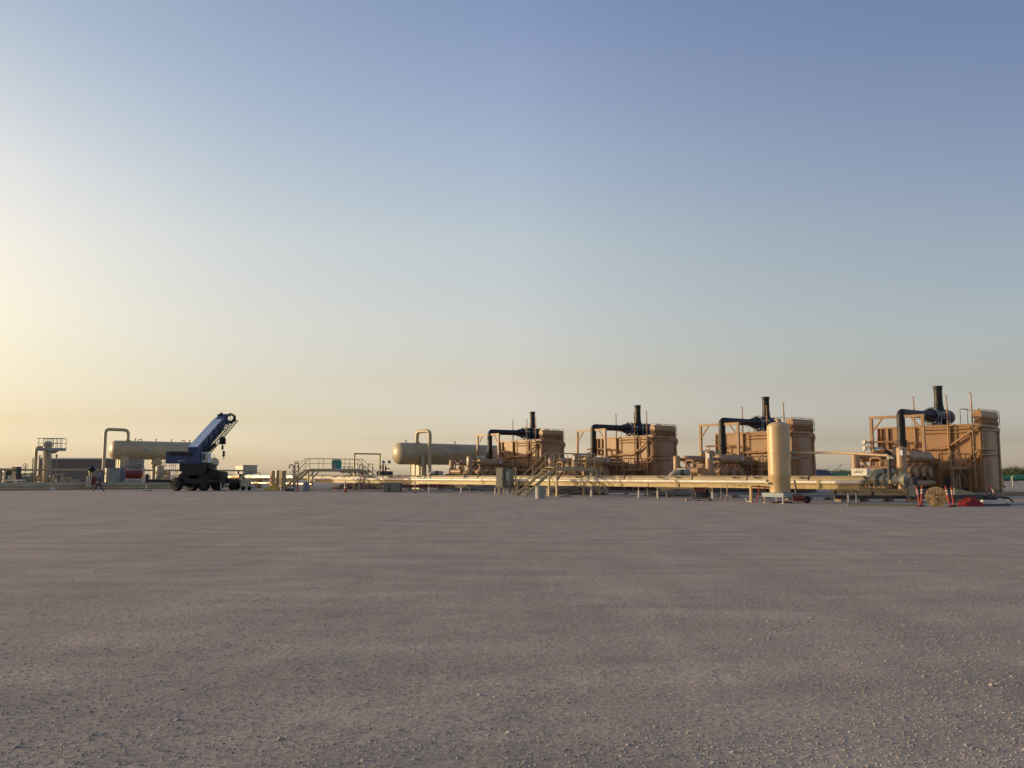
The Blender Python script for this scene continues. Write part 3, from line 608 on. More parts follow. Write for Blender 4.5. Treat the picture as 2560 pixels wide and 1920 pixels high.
tb = htank(LB, 21, rB, zB, 'long tan horizontal tank behind the farthest compressor, swan neck pipe on its left end',
      [(3.1,0,zB+rB-.1),(3.1,0,zB+rB+1.35),(3.2,-2.4,zB+rB+1.35),(3.2,-2.4,1.2)], [(3.3,.9),(16,.9)], (1.5,4.8,8.8), ())
q = MB(); q.tube([(2.9,-1.5,1.6),(2.9,-1.5,zB-.3)], .24, 12); q.build('drain_leg', 'tank', tb)
DA = 116.0; zt, zb = Z(1100.7, DA), Z(1148, DA); rA = (zt-zb)/2; zA = (zt+zb)/2
LA = (X(271, DA), DA)
ta = htank(LA, 13.4, rA, zA, 'long tan horizontal tank on high saddles behind the blue crane', [(2.3,0,zA+rA-.1),(2.3,0,zA+rA+1.45),(-.75,-.35,zA+rA+1.45),(-.75,-.35,2.3)], [(1.7,1.0),(12,1.0)], (3.3,6.1,8.2,10.8), (3.95,9.9))
q = MB(); q.lathe([(.55,1.2),(.55,2.6),(.72,2.62),(.72,2.85),(.62,2.9),(.62,3.1),(.85,3.15),(.85,3.35),(.75,3.4),(.75,4.0)], (6.2,0,0), (0,0,1), 24); q.lathe([(.58,0),(.58,1.2)],(6.2,0,0)); q.build('sump_boot', 'tank', ta)
# small far vessel seen end on
DS = 118; q = MB(); rs_ = 12*DS/F; zc_ = Z(1156, DS); q.vessel((0,0,zc_), (6.5,0,zc_), rs_, .35, 32)
t = thing('end_on_tank', 'small cream tank seen end on just right of the crane cab', 'storage tank', (X(534, DS), DS), R(110)); q.build('shell', 'cream', t)
q = MB(); q.box(.8,1.1,-.4,.4,0,zc_-rs_*.8); q.box(4.5,4.8,-.4,.4,0,zc_-rs_*.8); q.tube([(1.2,0,zc_+rs_-.05),(1.2,0,zc_+rs_+.5)],.04,6); q.build('saddle', 'tank', t)

# ------------------------------------------------------------------ stair crossovers
def crossover(loc, rz, deckL, deckW, deckH, runL, runR, label, rail=1.07):
    t = thing('stair_crossover', label, 'stair platform', loc, rz, 'tan stair crossovers over the pipes')
    # local x along the walkway; deck from 0 to deckL
    d = MB(); d.box(0,deckL,-deckW/2,deckW/2,deckH-.05,deckH)
    for y in (-deckW/2, deckW/2): d.box(-.02,deckL+.02,y-.03,y+.03,deckH-.3,deckH-.055)
    d.build('deck', 'stair', t)
    for x in (.35, deckL-.35):
        l_ = MB()
        for y in (-deckW/2+.05, deckW/2-.05): l_.box(x-.07,x+.07,y-.07,y+.07,0,deckH-.31)
        l_.bar((x,-deckW/2,.5),(x,deckW/2,deckH-.4),.06); l_.build('leg', 'stair', t)
        l_ = MB(); sx = 1 if x < 1 else -1
        for y in (-deckW/2, deckW/2): l_.bar((x,y,deckH-1.0),(x+sx*.7,y,deckH-.32),.09)
        l_.build('brace', 'dgrey', t)
    for side, run in ((-1, runL), (1, runR)):
        x0 = 0 if side < 0 else deckL; x1 = x0+side*run; s_ = MB(); n_ = int(deckH/.22)
        for y in (-deckW/2, deckW/2): s_.bar((x0,y,deckH-.15),(x1,y,.1),.06,.24)
        st = s_.build('stringer', 'stair', t); s_ = MB()
        for i in range(1, n_):
            f_ = i/n_; s_.box(x0+side*run*f_-.13,x0+side*run*f_+.13,-deckW/2+.04,deckW/2-.04,deckH*(1-f_)-.03,deckH*(1-f_))
        s_.build('treads', 'stair', st)
    for y in (-deckW/2, deckW/2):
        r_ = MB(); a = .024
        a = .03; x1 = -runL; x2 = deckL+runR
        for h in (rail, rail*.52):
            r_.tube([(x1,y,h+.05),(0,y,deckH+h),(deckL,y,deckH+h),(x2,y,h+.05)], a if h == rail else .02, 6)
        for x in np.linspace(0,deckL,max(3,int(deckL/1.5)+1)): r_.tube([(x,y,deckH),(x,y,deckH+rail)], a, 6)
        for (xa, run, sd_) in ((0, runL, -1), (deckL, runR, 1)):
            for f_ in (.45, .98): r_.tube([(xa+sd_*run*f_,y,deckH*(1-f_)),(xa+sd_*run*f_,y,deckH*(1-f_)+rail)], a, 6)
        r_.build('handrail', 'stair', t)
    return t
ang = math.atan2(AY[1], AY[0])
# distant one: deck from pixel 768 to 900
D1 = 90.5; c1 = crossover((X(768, D1), D1), ang, 6.4, .95, Z(1172, D1), 2.5, 2.9, 'farther tan stair crossover with a green banner tied to its railing')
D2_ = 66.5; c2 = crossover((X(1374, D2_), D2_), ang, 4.6, .95, Z(1167.5, D2_), 3.0, 1.6, 'nearer tan stair crossover left of the third compressor, behind the grey barrel')
# banner
bn = thing('banner', 'green and white banner tied to the railing of the farther stair crossover', 'banner', (X(843, 92.6), 92.2, Z(1175, 92.2)), R(3))
hb = Z(1148, 92.2)-Z(1175, 92.2); wb = .52
def cloth(x0, x1, z0, z1, n=8):
    m = MB(); vs = []; fs = []
    for i in range(n+1):
        for j in range(n+1):
            x = x0+(x1-x0)*i/n; z = z0+(z1-z0)*j/n; vs.append((x, .035*math.sin(x*9+z*4)-.02*math.cos(z*11), z))
    k = len(vs); vs += [(a, b+.012, c) for a, b, c in vs]
    for i in range(n):
        for j in range(n):
            a = i*(n+1)+j; fs += [(a,a+n+1,a+n+2,a+1),(a+k,a+1+k,a+n+2+k,a+n+1+k)]
    return m.add(vs, fs)
cloth(-wb,wb,.0,.10*hb).build('lower_band', 'label', bn); cloth(-wb,-.02,.10*hb,.62*hb).build('picture_field', 'grey', bn); cloth(-.02,wb,.10*hb,.62*hb).build('blue_green_field', 'teal', bn)
cloth(-wb,wb,.62*hb,.86*hb).build('green_field', 'green', bn); cloth(-wb+.1,wb-.1,.86*hb,hb).build('white_header', 'reflect', bn)
# gantry frame
DG = 96; g = thing('goal_frame', 'empty tan goalpost pipe frame behind the farther stair crossover', 'pipe frame', (X(885, DG), DG), ang)
wg = 3.35; zg = Z(1133, DG)
q = MB(); q.box(-.08,.08,-.08,.08,0,zg-.13); q.build('post', 'stair', g); q = MB(); q.box(wg-.08,wg+.08,-.08,.08,0,zg-.13); q.build('post', 'stair', g); q = MB(); q.box(-.1,wg+.1,-.09,.09,zg-.13,zg+.03); q.build('lintel', 'stair', g)

# ------------------------------------------------------------------ electrical cabinet and barrels
DC = 71.5; cb = thing('electrical_cabinet', 'grey green electrical cabinet on posts between the rack beam ends', 'electrical cabinet', (X(1264, DC), DC), R(-30))
zt = Z(1168.5, DC); q = MB(); q.box(-.55,.10,-.62,.3,.62,zt-.06); q.box(-.1+.21,.62,-.3,.3,.75,zt-.12); q.build('enclosure', 'cabinetp', cb)
q = MB(); q.box(-.6,.14,-.67,.34,zt-.058,zt-.02); q.build('rain_hood', 'cabinetp', cb)
q = MB(); q.box(-.5,.05,-.635,-.622,.7,zt-.14); d_ = q.build('door', 'cabinetp', cb); q = MB(); q.box(-.05,-.01,-.66,-.637,1.3,1.45); q.build('handle', 'dgrey', d_)
q = MB(); q.box(.25,.45,-.312,-.302,1.2,zt-.35); q.build('window_plate', 'reflect', cb)
for x, y in ((-.5,-.3),(.55,.2),(.9,.1)):
    q = MB(); q.tube([(x,y,0),(x,y,.62 if x < .9 else zt)], .05 if x < .9 else .075, 8); q.box(x-.12,x+.12,y-.12,y+.12,0,.04); q.build('post', 'stair', cb)
q = MB()
for i in range(5): q.tube([(-.45+i*.2,-.2,.05),(-.45+i*.2,-.2,.63)], .03, 6)
q.build('conduit', 'galv', cb)
def barrel(px, D, r, h, m, label):
    t = thing('barrel', label, 'barrel', (X(px, D), D), 0)
    q = MB(); q.lathe([(r,0),(r,h*.33),(r*1.03,h*.345),(r,h*.36),(r,h*.64),(r*1.03,h*.655),(r,h*.67),(r,h*.98),(r*1.03,h),(r*.97,h),(r*.95,h-.03)], (0,0,0), (0,0,1), 28); q.build('drum', m, t)
    q = MB(); q.tube([(r*.5,0,h-.03),(r*.5,0,h+.02)], .03, 8); q.build('bung', 'dgrey', t); return t
barrel(1350, 60, .335, .89, 'grey', 'plain grey steel barrel standing at the foot of the nearer stair crossover')
barrel(766, 86, .32, .95, 'bluegrey', 'blue grey barrel under the farther stair crossover beside the barricade')

# ------------------------------------------------------------------ delineators and cones
def delineator(px, D, h, tilt, tz, label, cone=False):
    t = thing('traffic_cone' if cone else 'delineator_post', label, 'traffic cone' if cone else 'delineator', (X(px, D), D), tz, 'orange traffic delineators and cones')
    T = Matrix.Rotation(tilt, 3, 'Y')
    def V_(x, y, z): return T @ Vector((x, y, z))
    q = MB(); pr = [(.055,.05),(.05,h*.9),(.03,h*.93),(.045,h*.96),(.045,h)] if not cone else [(.17,.04),(.035,h*.97),(.03,h)]
    q.lathe(pr, (0,0,0), V_(0,0,1), 14); q.build('post_body', 'safety', t)
    q = MB(); q.lathe([(.2,0),(.2,.04),(.1,.06)], (0,0,0), (0,0,1), 8 if not cone else 4); q.build('base', 'rubber', t)
    for f0, f1 in ((.60,.68),(.73,.81)) if not cone else ((.38,.52),(.62,.72)):
        q = MB(); rr = (lambda f: .053) if not cone else (lambda f: .172-.139*f)
        q.lathe([(rr(f0)+.004,h*f0),(rr(f1)+.004,h*f1)], (0,0,0), V_(0,0,1), 14); q.build('reflective_band', 'reflect', t)
    return t
delineator(743, 84, 1.05, 0, 0, 'orange delineator post right beside the foot of the farther stair crossover')
delineator(864, 82, 1.1, 0, 0, 'tall orange cone with white bands left of the stepladder', True)
delineator(1038, 80, 1.1, 0, 0, 'orange banded delineator in front of the rack, left of the swan neck pipe')
delineator(2297, 45.2, 1.08, R(-9), 0, 'orange delineator leaning left, at the left side of the cable spool')
delineator(2300, 45.8, 1.1, R(4), 0, 'orange delineator nearly upright behind the leaning one left of the cable spool')
delineator(2372, 44.4, 1.1, R(-11), 0, 'orange delineator leaning left, touching the right side of the cable spool')
delineator(2381, 45.6, 1.05, R(-6), 0, 'orange delineator farther right of the cable spool, beside the red netting')
delineator(2490, 56, .95, R(-22), 0, 'orange delineator leaning far over by the black valve stand')

# ------------------------------------------------------------------ cable spool
DSp = 44.9; sp = thing('cable_spool', 'round wooden cable spool standing on its rim at the near right', 'cable spool', (X(2338, DSp), DSp), R(-19))
r_ = .515
for y in (-.3, .22):
    q = MB(); 
    for i in range(7):                                  # planks
        a0 = -r_+i*2*r_/7+.009; a1 = -r_+(i+1)*2*r_/7-.009; yo = random.uniform(-.012,.012); n_ = 5; up_ = []; dn = []
        for k in range(n_+1):
            x = a0+(a1-a0)*k/n_; hh = math.sqrt(max(0, r_*r_-x*x)); up_.append((x, r_+hh)); dn.append((x, r_-hh))
        q.prism(up_+dn[::-1], y+yo, y+.06+yo)
    f_ = q.build('flange', 'wood', sp)
    if y < 0:
        q = MB(); q.box(-.33,.42,y-.035,y-.001,r_-.05,r_+.03); q.box(-.22,-.02,y-.03,y-.001,r_-.45,r_-.06); q.build('batten', 'wood', f_)
        q = MB(); q.lathe([(.045,0),(.045,.04)], (-.05,y-.005,r_+.1), (0,-1,0), 12); q.lathe([(.02,0),(.02,.04)], (.1,y-.005,r_-.18), (0,-1,0), 8); q.build('centre_hole', 'dark_and_shadow', f_)
q = MB(); q.tube([(0,-.24,r_),(0,.22,r_)], .26, 20); q.build('core', 'dark_and_shadow', sp)

# ------------------------------------------------------------------ red netting, planks, stands
def lump(name, loc, sx, sy, sz, m, label, cat, n=16, rz=0, rough=.25):
    vs = []; fs = []
    for i in range(n+1):
        for j in range(2*n):
            a = math.pi/2*i/n; b = math.pi*j/n; k = 1+rough*(random.random()-.5)
            vs.append((sx*math.cos(a)*math.cos(b)*k, sy*math.cos(a)*math.sin(b)*k, max(0, sz*math.sin(a)*k*(1+.25*math.sin(3*b+1)))))
    for i in range(n):
        for j in range(2*n): fs.append((i*2*n+j, i*2*n+(j+1) % (2*n), (i+1)*2*n+(j+1) % (2*n), (i+1)*2*n+j))
    o = MB().add(vs, fs).build(name, m); return single(o, loc, rz, label, cat)
lump('safety_netting', (X(2422, 45.8), 45.8), .68, .35, .36, 'net', 'crumpled heap of bright red safety netting right of the cable spool', 'netting')
def timber(px, D, L_, w_, h, rz, z, label, m='timber', name='timber_beam', cat='timber', cx=0):
    q = MB(); q.box(-L_/2,L_/2,-w_/2,w_/2,0,h); 
    o = q.build(name, m); single(o, (X(px, D), D, z), rz, label, cat, None); return o
timber(2478, 46.6, 1.15, .3, .2, R(-4), .1, 'short white painted beam right of the red netting', 'reflect')
timber(2470, 46.3, 2.0, .4, .1, R(-3), 0, 'dark plank lying under the white beam and red netting', 'dgrey', 'plank')
timber(2520, 47.5, 2.6, .5, .08, R(6), 0, 'grey board lying flat at the right edge of the picture', 'grey', 'board', 'board')
timber(2200, 46.3, 3.6, .1, .08, R(-4), 0, 'yellowish plank lying on the ground left of the cable spool', 'rack', 'plank')
q = MB(); q.tube([(-1.5,0,.12),(0,0,.35),(1.6,.2,.3)], .035, 8); o = q.build('plastic_pipe', 'reflect'); single(o, (X(2535, 51), 51), R(8), 'thin white plastic pipe lying at the far right edge', 'pipe')
q = MB(); q.prism([(-1.4,0.0),(1.0,0.0),(-.3,.62),(-1.4,.85)], -.03, .03); o = q.build('leaning_sheet', 'stair'); single(o, (X(2435, 53), 53), R(8), 'olive steel sheet propped up behind the red netting', 'steel sheet')
# black valve stand
vs_ = thing('valve_stand', 'thin black valve stand with a hook at the right edge', 'valve', (X(2507, 50), 50)); q = MB()
q.tube([(0,0,0),(0,0,1.45)], .03, 8); q.tube([(-.2,0,1.05),(.1,0,.98)], .03, 6); q.lathe([(.09,0),(.09,.12)],(0,0,.9)); q.build('stem', 'dgrey', vs_)
q = MB(); q.tube(rnd([(-.45,0,0),(-.45,0,.35),(-.2,0,.35),(.3,0,.3),(.5,0,.1)], .15), .045, 8); q.box(-.1,.1,-.1,.1,0,.05); q.build('hose', 'rubber', vs_)
q = MB(); q.lathe([(.04,0),(.05,.05),(.02,.08)],(-.08,-.03,.78),(0,-1,0),12); q.build('gauge', 'alu', vs_)
gp = thing('small_pump', 'small black pump with a round housing near the leaning delineator', 'pump', (X(2472, 52), 52)); q = MB(); q.box(-.3,.3,-.15,.15,0,.08); q.tube([(-.28,0,.3),(.1,0,.3)], .18, 14); q.lathe([(.24,0),(.24,.14)],(.1,0,.28),(1,0,0),16); q.build('housing', 'dgrey', gp)
q = MB(); q.tube([(.05,0,.45),(.05,0,.62)], .05, 8); q.build('outlet', 'black', gp)
# timbers and skids under and behind the rack
for i, (px, D, L_, h, rz, m, lab) in enumerate([
 (1045, 92, 5.6, .62, R(4), 'red', 'low rust red steel skid behind the rack below the long tank'),
 (1150, 90, 4.5, .3, R(2), 'timber', 'grey timber stack behind the rack right of the rust red skid'),
 (1255, 86, 5.0, .35, R(-6), 'timber', 'dark timber baulk behind the rack near the electrical cabinet'),
 (1540, 72, 6.0, .34, R(-3), 'timber', 'weathered timber baulk lying behind the rack below the third compressor'),
 (1700, 66, 5.0, .3, R(5), 'timber', 'weathered timber baulk behind the rack left of the red generator'),
 (1860, 63, 4.4, .36, R(-4), 'grey', 'grey concrete sleeper behind the rack left of the upright cream vessel'),
 (2045, 57, 5.0, .36, R(3), 'grey', 'grey concrete sleeper behind the rack right of the upright cream vessel'),
 (2190, 53, 5.2, .4, R(-2), 'dgrey', 'dark steel skid base below the end of the header pipe'),
 (2360, 52, 4.6, .45, R(4), 'dgrey', 'dark steel skid lying behind the cable spool')]):
    t = thing('skid_timber' if m != 'red' else 'steel_skid', lab, 'skid' if m in ('red','dgrey','stair') else 'timber', (X(px, D), D), rz)
    q = MB(); q.box(-L_/2,L_/2,-.2,.2,h*.45,h); q.box(-L_/2+.3,L_/2-.2,.3,.6,h*.5,h*.9); q.build('rail', m, t)
    q = MB()
    for x in np.linspace(-L_/2+.4,L_/2-.4,4): q.box(x-.12,x+.12,-.4,.8,0,h*.445)
    q.build('bearer', 'timber', t)
def mound(px, D, sx, sy, sz, label): lump('soil_mound', (X(px, D), D), sx, sy, sz, 'dirtm', label, 'soil mound', 20, 0, .18)
mound(1438, 73, 2.6, 1.4, .75, 'heap of dark excavated soil behind the nearer stair crossover')
mound(1215, 92, 3.2, 1.2, .5, 'low ridge of soil behind the rack near the electrical cabinet')
mound(1690, 68, 2.6, 1.0, .4, 'low heap of soil behind the rack left of the red generator')
mound(890, 101, 3.0, 1.2, .6, 'low heap of soil behind the farther stair crossover')
o = MB(); o.tube([(-.5,0,.05),(-.2,0,.16),(.15,0,.2),(.5,0,.1)], [.04,.09,.1,.04], 8); o = o.build('folded_sheet', 'galv'); single(o, (X(1412, 61.5), 61.5), R(4), 'crumpled pale grey plastic sheet on the ground right of the grey barrel', 'plastic sheet')
# generator on pallet
gn = thing('generator', 'red framed portable generator standing on a pallet in front of the rack', 'generator', (X(1752, 55.5), 55.5, .14), R(-6))
q = MB()
for y in (-.3,.3):
    q.tube(rnd([(-.5,y,0),(-.5,y,.68),(.5,y,.68),(.5,y,0),(-.5,y,0)], .1), .03, 6)
for x in (-.5,.5): q.tube([(x,-.3,.66),(x,.3,.66)], .03, 6)
q.build('frame', 'dgrey', gn); q = MB(); q.box(-.44,.2,-.25,.25,.42,.66); q.build('fuel_tank', 'red', gn); q = MB(); q.box(-.36,0,-.22,.22,.06,.4); q.tube([(0,0,.24),(.4,0,.24)], .18, 14); q.build('motor', 'dgrey', gn)
q = MB(); q.box(.28,.46,-.25,.25,.1,.6); q.build('control_panel', 'rubber', gn)
pl = thing('pallet', 'wooden pallet under the red generator', 'pallet', (X(1745, 55.5), 55.5), R(-6)); q = MB()
for i in range(6): q.box(-.85,.85,-.5+i*.2,-.37+i*.2,.115,.138)
q.build('deck_boards', 'timber', pl); q = MB()
for x in (-.8,-.05,.7): q.box(x,x+.1,-.5,.63,0,.113)
q.build('bearer', 'timber', pl)
# tripod pipe stands
def tripod(px, D, h, m, label, spread=.3):
    t = thing('pipe_stand', label, 'pipe stand', (X(px, D), D), random.random()*2, 'tripod pipe stands along the rack')
    q = MB(); q.tube([(0,0,h*.35),(0,0,h)], .028, 8); q.box(-.09,.09,-.03,.03,h,h+.03); q.bar((-.09,0,h+.03),(-.13,0,h+.1),.03); q.bar((.09,0,h+.03),(.13,0,h+.1),.03); q.build('post', m, t)
    for k in range(3):
        a = k*2.094; q = MB(); q.tube([(0,0,h*.62),(spread*math.cos(a),spread*math.sin(a),.01)], .018, 6); q.build('leg', m, t)
tripod(1817, 54.2, .95, 'rack', 'yellowish tripod pipe stand between the generator and the upright vessel')
tripod(1895, 51.2, .98, 'safety', 'red tripod pipe stand just left of the upright cream vessel', .34)
tripod(1912, 52.5, .8, 'red', 'smaller dark red tripod pipe stand touching the upright vessel frame')
tripod(840, 82, .75, 'safety', 'small orange tripod stand left of the banded cone', .36)
tripod(1017, 81.5, .8, 'red', 'faded red tripod stand right of the grey green bins')
q = MB(); q.tube([(-.85,0,0),(.25,0,-.06)], .04, 10); o = q.build('test_pipe', 'red'); single(o, (X(1916, 51.0), 51.0, .98), R(-3), 'red painted pipe with a blue end leaning on the red tripod stand', 'pipe'); q = MB(); q.tube([(.251,0,-.06),(.62,0,-.1)], .045, 10); q.build('blue_end', mat('light_blue_paint', (.05, .22, .38), .5), o)
q = MB(); q.box(-.07,.07,-.07,.07,.06,.98); q.box(-.14,.14,-.14,.14,0,.06); o = q.build('bollard_post', 'rack'); single(o, (X(1876, 52.6), 52.6), RZ, 'square tan post with a foot plate left of the red tripod stands', 'post')
q = MB(); q.tube(rnd([(0,0,.02),(-.3,0,.02),(-.36,0,.16)], .1), .035, 8); q.lathe([(.06,0),(.06,.05)],(-.36,0,.16)); q.build('hose_stub', 'reflect', o)
# red pump and orange cloth near the vessel base
rp = thing('pressure_pump', 'low red pump with a black wheel right of the upright cream vessel', 'pump', (X(1998, 50.2), 50.2), R(-10)); q = MB(); q.box(-.4,.3,-.2,.2,.1,.18); q.tube([(-.35,0,.32),(.15,0,.32)], .13, 12); q.tube(rnd([(-.4,-.2,.15),(-.4,-.2,.5),(.1,-.2,.5),(.3,-.2,.15)], .1), .03, 6); q.build('frame', 'red', rp)
q = MB(); q.lathe([(.2,0),(.22,.03),(.22,.09),(.2,.12)], (.38,-.06,.22), (0,1,0), 18); q.build('wheel', 'rubber', rp)
rb_ = thing('red_hose_bundle', 'bundle of red hoses lying under the frame of the upright vessel', 'hose', (vx-.05, VD-.15)); q = MB()
for i in range(5): q.tube([(-.6+.1*i,-.3+.12*i,.05),(0,-.35+.1*i,.07),(.6,-.25+.12*i,.05)], .035, 6)
q.build('hose', 'red', rb_)
of = thing('orange_flag', 'bright orange cloth strip hanging on a white rod right of the upright vessel', 'flag', (X(1987, 51.3), 51.3, 0)); q = MB(); q.tube([(.02,0,0),(-.02,0,1.3)], .018, 6); q.build('rod', 'reflect', of)
q = MB(); q.add([(-.09,0,1.36),(.03,0.02,1.3),(.08,.03,1.05),(.1,0,.75),(.05,0,.5),(-.02,.02,.8),(-.05,0,1.1)]+[(-.09,.02,1.36),(.03,.04,1.3),(.08,.05,1.05),(.1,.02,.75),(.05,.02,.5),(-.02,.04,.8),(-.05,.02,1.1)], [(0,1,2,6),(2,3,5,6),(3,4,5),(7,13,9,8),(9,13,12,10),(10,12,11),(0,7,8,1),(1,8,9,2),(2,9,10,3),(3,10,11,4),(4,11,12,5),(5,12,13,6),(6,13,7,0)]); q.build('cloth', 'safety', of)
# stepladder
sl_ = thing('stepladder', 'orange fibreglass stepladder standing open in front of the rack', 'ladder', (X(906, 84), 84), R(20))
for s_ in (-1, 1):
    q = MB()
    for x in (-.25,.25): q.bar((x*.75,0,1.78),(x,s_*.5,0),.04,.06)
    if s_ < 0:
        for i in range(1,6): f_ = i/6; q.box(-.24,.24,-.5*(1-f_)-.04,-.5*(1-f_)+.04,1.78*f_-.015,1.78*f_+.015)
    q.build('rail', 'safety' if s_ < 0 else 'galv', sl_)
q = MB(); q.box(-.2,.2,-.1,.1,1.78,1.86); q.build('top_cap', 'red', sl_)
# bins
for px, D, lab, w_ in ((966, 83, 'left one of two low grey green bins standing under the rack', .55), (986, 82, 'right and wider of two low grey green bins standing under the rack', 1.0)):
    t = thing('waste_bin', lab, 'bin', (X(px, D)+w_*.2, D), R(-12), 'grey green bins under the rack'); q = MB(); q.prism([(-w_/2+.05,0),(w_/2-.05,0),(w_/2,.85),(-w_/2,.85)], -.35, .35); q.build('tub', mat('bin_plastic', (.12, .14, .12), .6), t)
    q = MB(); q.box(-w_/2-.04,w_/2+.04,-.39,.39,.852,.9); q.build('rim', 'greengrey', t)
bc = thing('barricade', 'folding barricade with crossed pale legs beside the blue grey barrel', 'barricade', (X(776, 84), 84), R(5)); q = MB(); q.bar((-.3,0,0),(.1,.2,1.0),.05); q.bar((.25,0,0),(.1,.2,1.0),.05); q.build('leg', 'timber', bc); q = MB(); q.bar((-.5,-.03,.95),(.9,.02,.98),.03,.09); q.build('cross_board', 'cream', bc)
bk = thing('tool_box', 'dark tool box with a pale lid at the foot of the farther stair crossover', 'tool box', (X(728, 86), 86), R(4)); q = MB(); q.box(-.5,.35,-.25,.25,0,.3); q.build('case', 'dgrey', bk); q = MB(); q.prism([(-.02,.302),(.34,.302),(.34,.36),(.1,.48),(.0,.42)],-.2,.2); q.build('lid', 'label', bk)
# red light tower behind the header
DL = 99; lt = thing('light_tower', 'red light tower with round lamp heads folded behind the header pipe', 'light tower', (X(962, DL), DL), R(5)); zb_ = Z(1182, DL)
q = MB(); q.box(-.9,.9,-.5,.5,.5,zb_+.18); q.build('trailer_body', 'dgrey', lt)
for s_ in (-.6,.6): q = MB(); q.lathe([(.2,-.1),(.28,-.08),(.28,.08),(.2,.1)], (s_,-.6,.28), (0,1,0), 16); q.build('wheel', 'rubber', lt)
q = MB(); q.box(-.3,-.12,-.1,.1,zb_+.18,zb_+.95); q.box(0,.15,-.1,.1,zb_+.18,zb_+.8); q.bar((.05,0,zb_+.5),(.55,0,zb_+.45),.12); q.build('mast', 'red', lt)
q = MB(); q.bar((-.5,0,zb_+.95),(.3,0,zb_+.95),.04); q.build('lamp_bar', 'dgrey', lt)
for x, z in ((-.62,.62),(-.25,1.2),(.42,1.22)):
    q = MB(); q.lathe([(.05,0),(.18,.06),(.2,.16),(.19,.18)], (x,.1,zb_+z), (.5,-.8,.2), 14); q.build('lamp_head', 'grey', lt)

# ------------------------------------------------------------------ crane
DCr = 89.0; cr = thing('mobile_crane', 'blue rough terrain crane with raised boom and outriggers out', 'mobile crane', (X(492, DCr), DCr), 0)
def cx(px, z=2.0, D=DCr): return X(px, D, z)-X(492, DCr)
def czz(py, D=DCr): return Z(py, D)
ch = MB(); ch.box(-1.7,2.2,.25,1.6,.62,1.3); ch.box(-1.25,1.5,-.2,6.5,.75,1.25); ch.box(-1.2,1.3,-.1,2.0,1.25,1.7); ch.prism([(-1.9,1.55),(-1.9,1.1),(-1.3,.9),(1.9,.95),(2.6,1.25),(2.6,1.9),(1.0,2.15),(-.9,2.1)], .1, 1.9)
ch.box(-1.6,-.9,-.1,.3,1.3,1.9); ch.box(-.75,.25,-.15,.3,1.2,2.3); ch.box(1.0,1.5,-.1,.4,2.0,2.35); ch.tube([(1.7,0,1.2),(1.7,0,2.1)],.08,8); ch.tube([(2.0,0,1.2),(2.0,0,2.2)],.08,8); ch.box(-2.0,-1.5,.2,.6,1.1,1.35); ch.box(-1.9,-1.0,.15,1.6,.7,1.75); ch.box(.9,2.55,.5,1.5,.7,2.0); ch.box(-1.75,.5,.35,1.8,.5,1.0); ch.box(1.2,2.0,.1,.5,1.6,2.15); ch.build('chassis', 'cblack', cr)
hd_ = MB(); hd_.prism([(-1.8,1.2),(.2,1.2),(.2,1.75),(-1.5,1.8),(-1.8,1.6)], -.15, .1); hd_.prism([(.5,1.3),(2.6,1.35),(2.6,2.0),(.5,2.05)], .0, .1); hd_.tube([(-.3,-.1,1.9),(.6,-.05,.9)], .04, 6); hd_.build('engine_cover', 'cblack', cr)
for px, yy in ((443, -.1), (477, .5), (507, .3), (536, .9)):
    q = MB(); x = cx(px,.6); q.lathe([(.3,-.3),(.63,-.29),(.7,-.22),(.7,.22),(.63,.29),(.3,.3)], (x,yy,.695), (.55,1,0), 28)
    w__ = q.build('tyre', 'rubber', cr); q = MB(); q.lathe([(.28,0),(.3,.05),(.1,.08)], Vector((x,yy,.695))+Vector((.55,1,0)).normalized()*-.3, (-.55,-1,0), 16); q.build('rim', 'cblack', w__)
for side, pxl, yy in ((-1, 365, .2), (1, 555, -.3), (-1, 427, 4.5)):
    x = cx(pxl,.6); q = MB(); x0 = -.8 if side < 0 else 1.2
    q.bar((x0,yy,.98),(x,yy,1.02),.3,.28); q.bar((x,yy,.8),(x,yy,1.72 if pxl == 365 else 1.35),.24,.24,(0,1,0)); og = q.build('outrigger_beam', 'cblack', cr)
    q = MB(); q.tube([(x,yy,.06),(x,yy,.85)], .06, 10); q.build('jack', 'cream', og); q = MB(); q.lathe([(.55,0),(.55,.05),(.12,.08)], (x,yy,0), (0,0,1), 20) if pxl != 427 else q.lathe([(.25,0),(.25,.05),(.1,.08)], (x,yy,0)); q.build('pad', 'dgrey', og)
q = MB(); q.lathe([(.9,0),(.9,.35)], (.2,1.4,2.1), (0,0,1), 28); q.prism([(-1.0,2.42),(1.0,2.42),(1.0,2.75),(-1.0,2.75)], .2, 3.0); q.box(-.6,1.3,-.1,1.5,1.9,2.7); q.box(-1.75,1.1,-.2,1.3,2.0,2.9); q.prism([(-1.2,1.6),(.7,1.6),(1.1,2.2),(1.15,2.9),(-1.75,2.9),(-1.7,2.2)],-.3,-.21); q.build('slew_ring', 'cblack', cr)
x0, x1 = cx(418,3.5), cx(503,3.5); z0, z1 = czz(1159), czz(1128.5)
cw = MB(); cw.box(x0,x1,-.35,1.0,z0,z1); cwo = cw.build('counterweight', 'cblue', cr)
q = MB(); q.prism([(x0+.35,z1-.08),(x0+.35,z1-.5),(x1-.75,z1-.5),(x1-.75,z1-.04),(x1-1.4,z1-.12)], -.38, -.352); q.build('recess_panel', 'black', cwo)
q = MB(); a = x0+1.28; zq = z0+.30; y_ = -.356
q.bar((a,y_,zq),(a+.1,y_,zq-.13),.01,.06,(0,0,1)); q.bar((a+.1,y_,zq-.13),(a+.22,y_,zq+.02),.01,.05,(0,0,1)); q.bar((a,y_,zq+.02),(a+.12,y_,zq+.02),.01,.05)
xx = a+.3
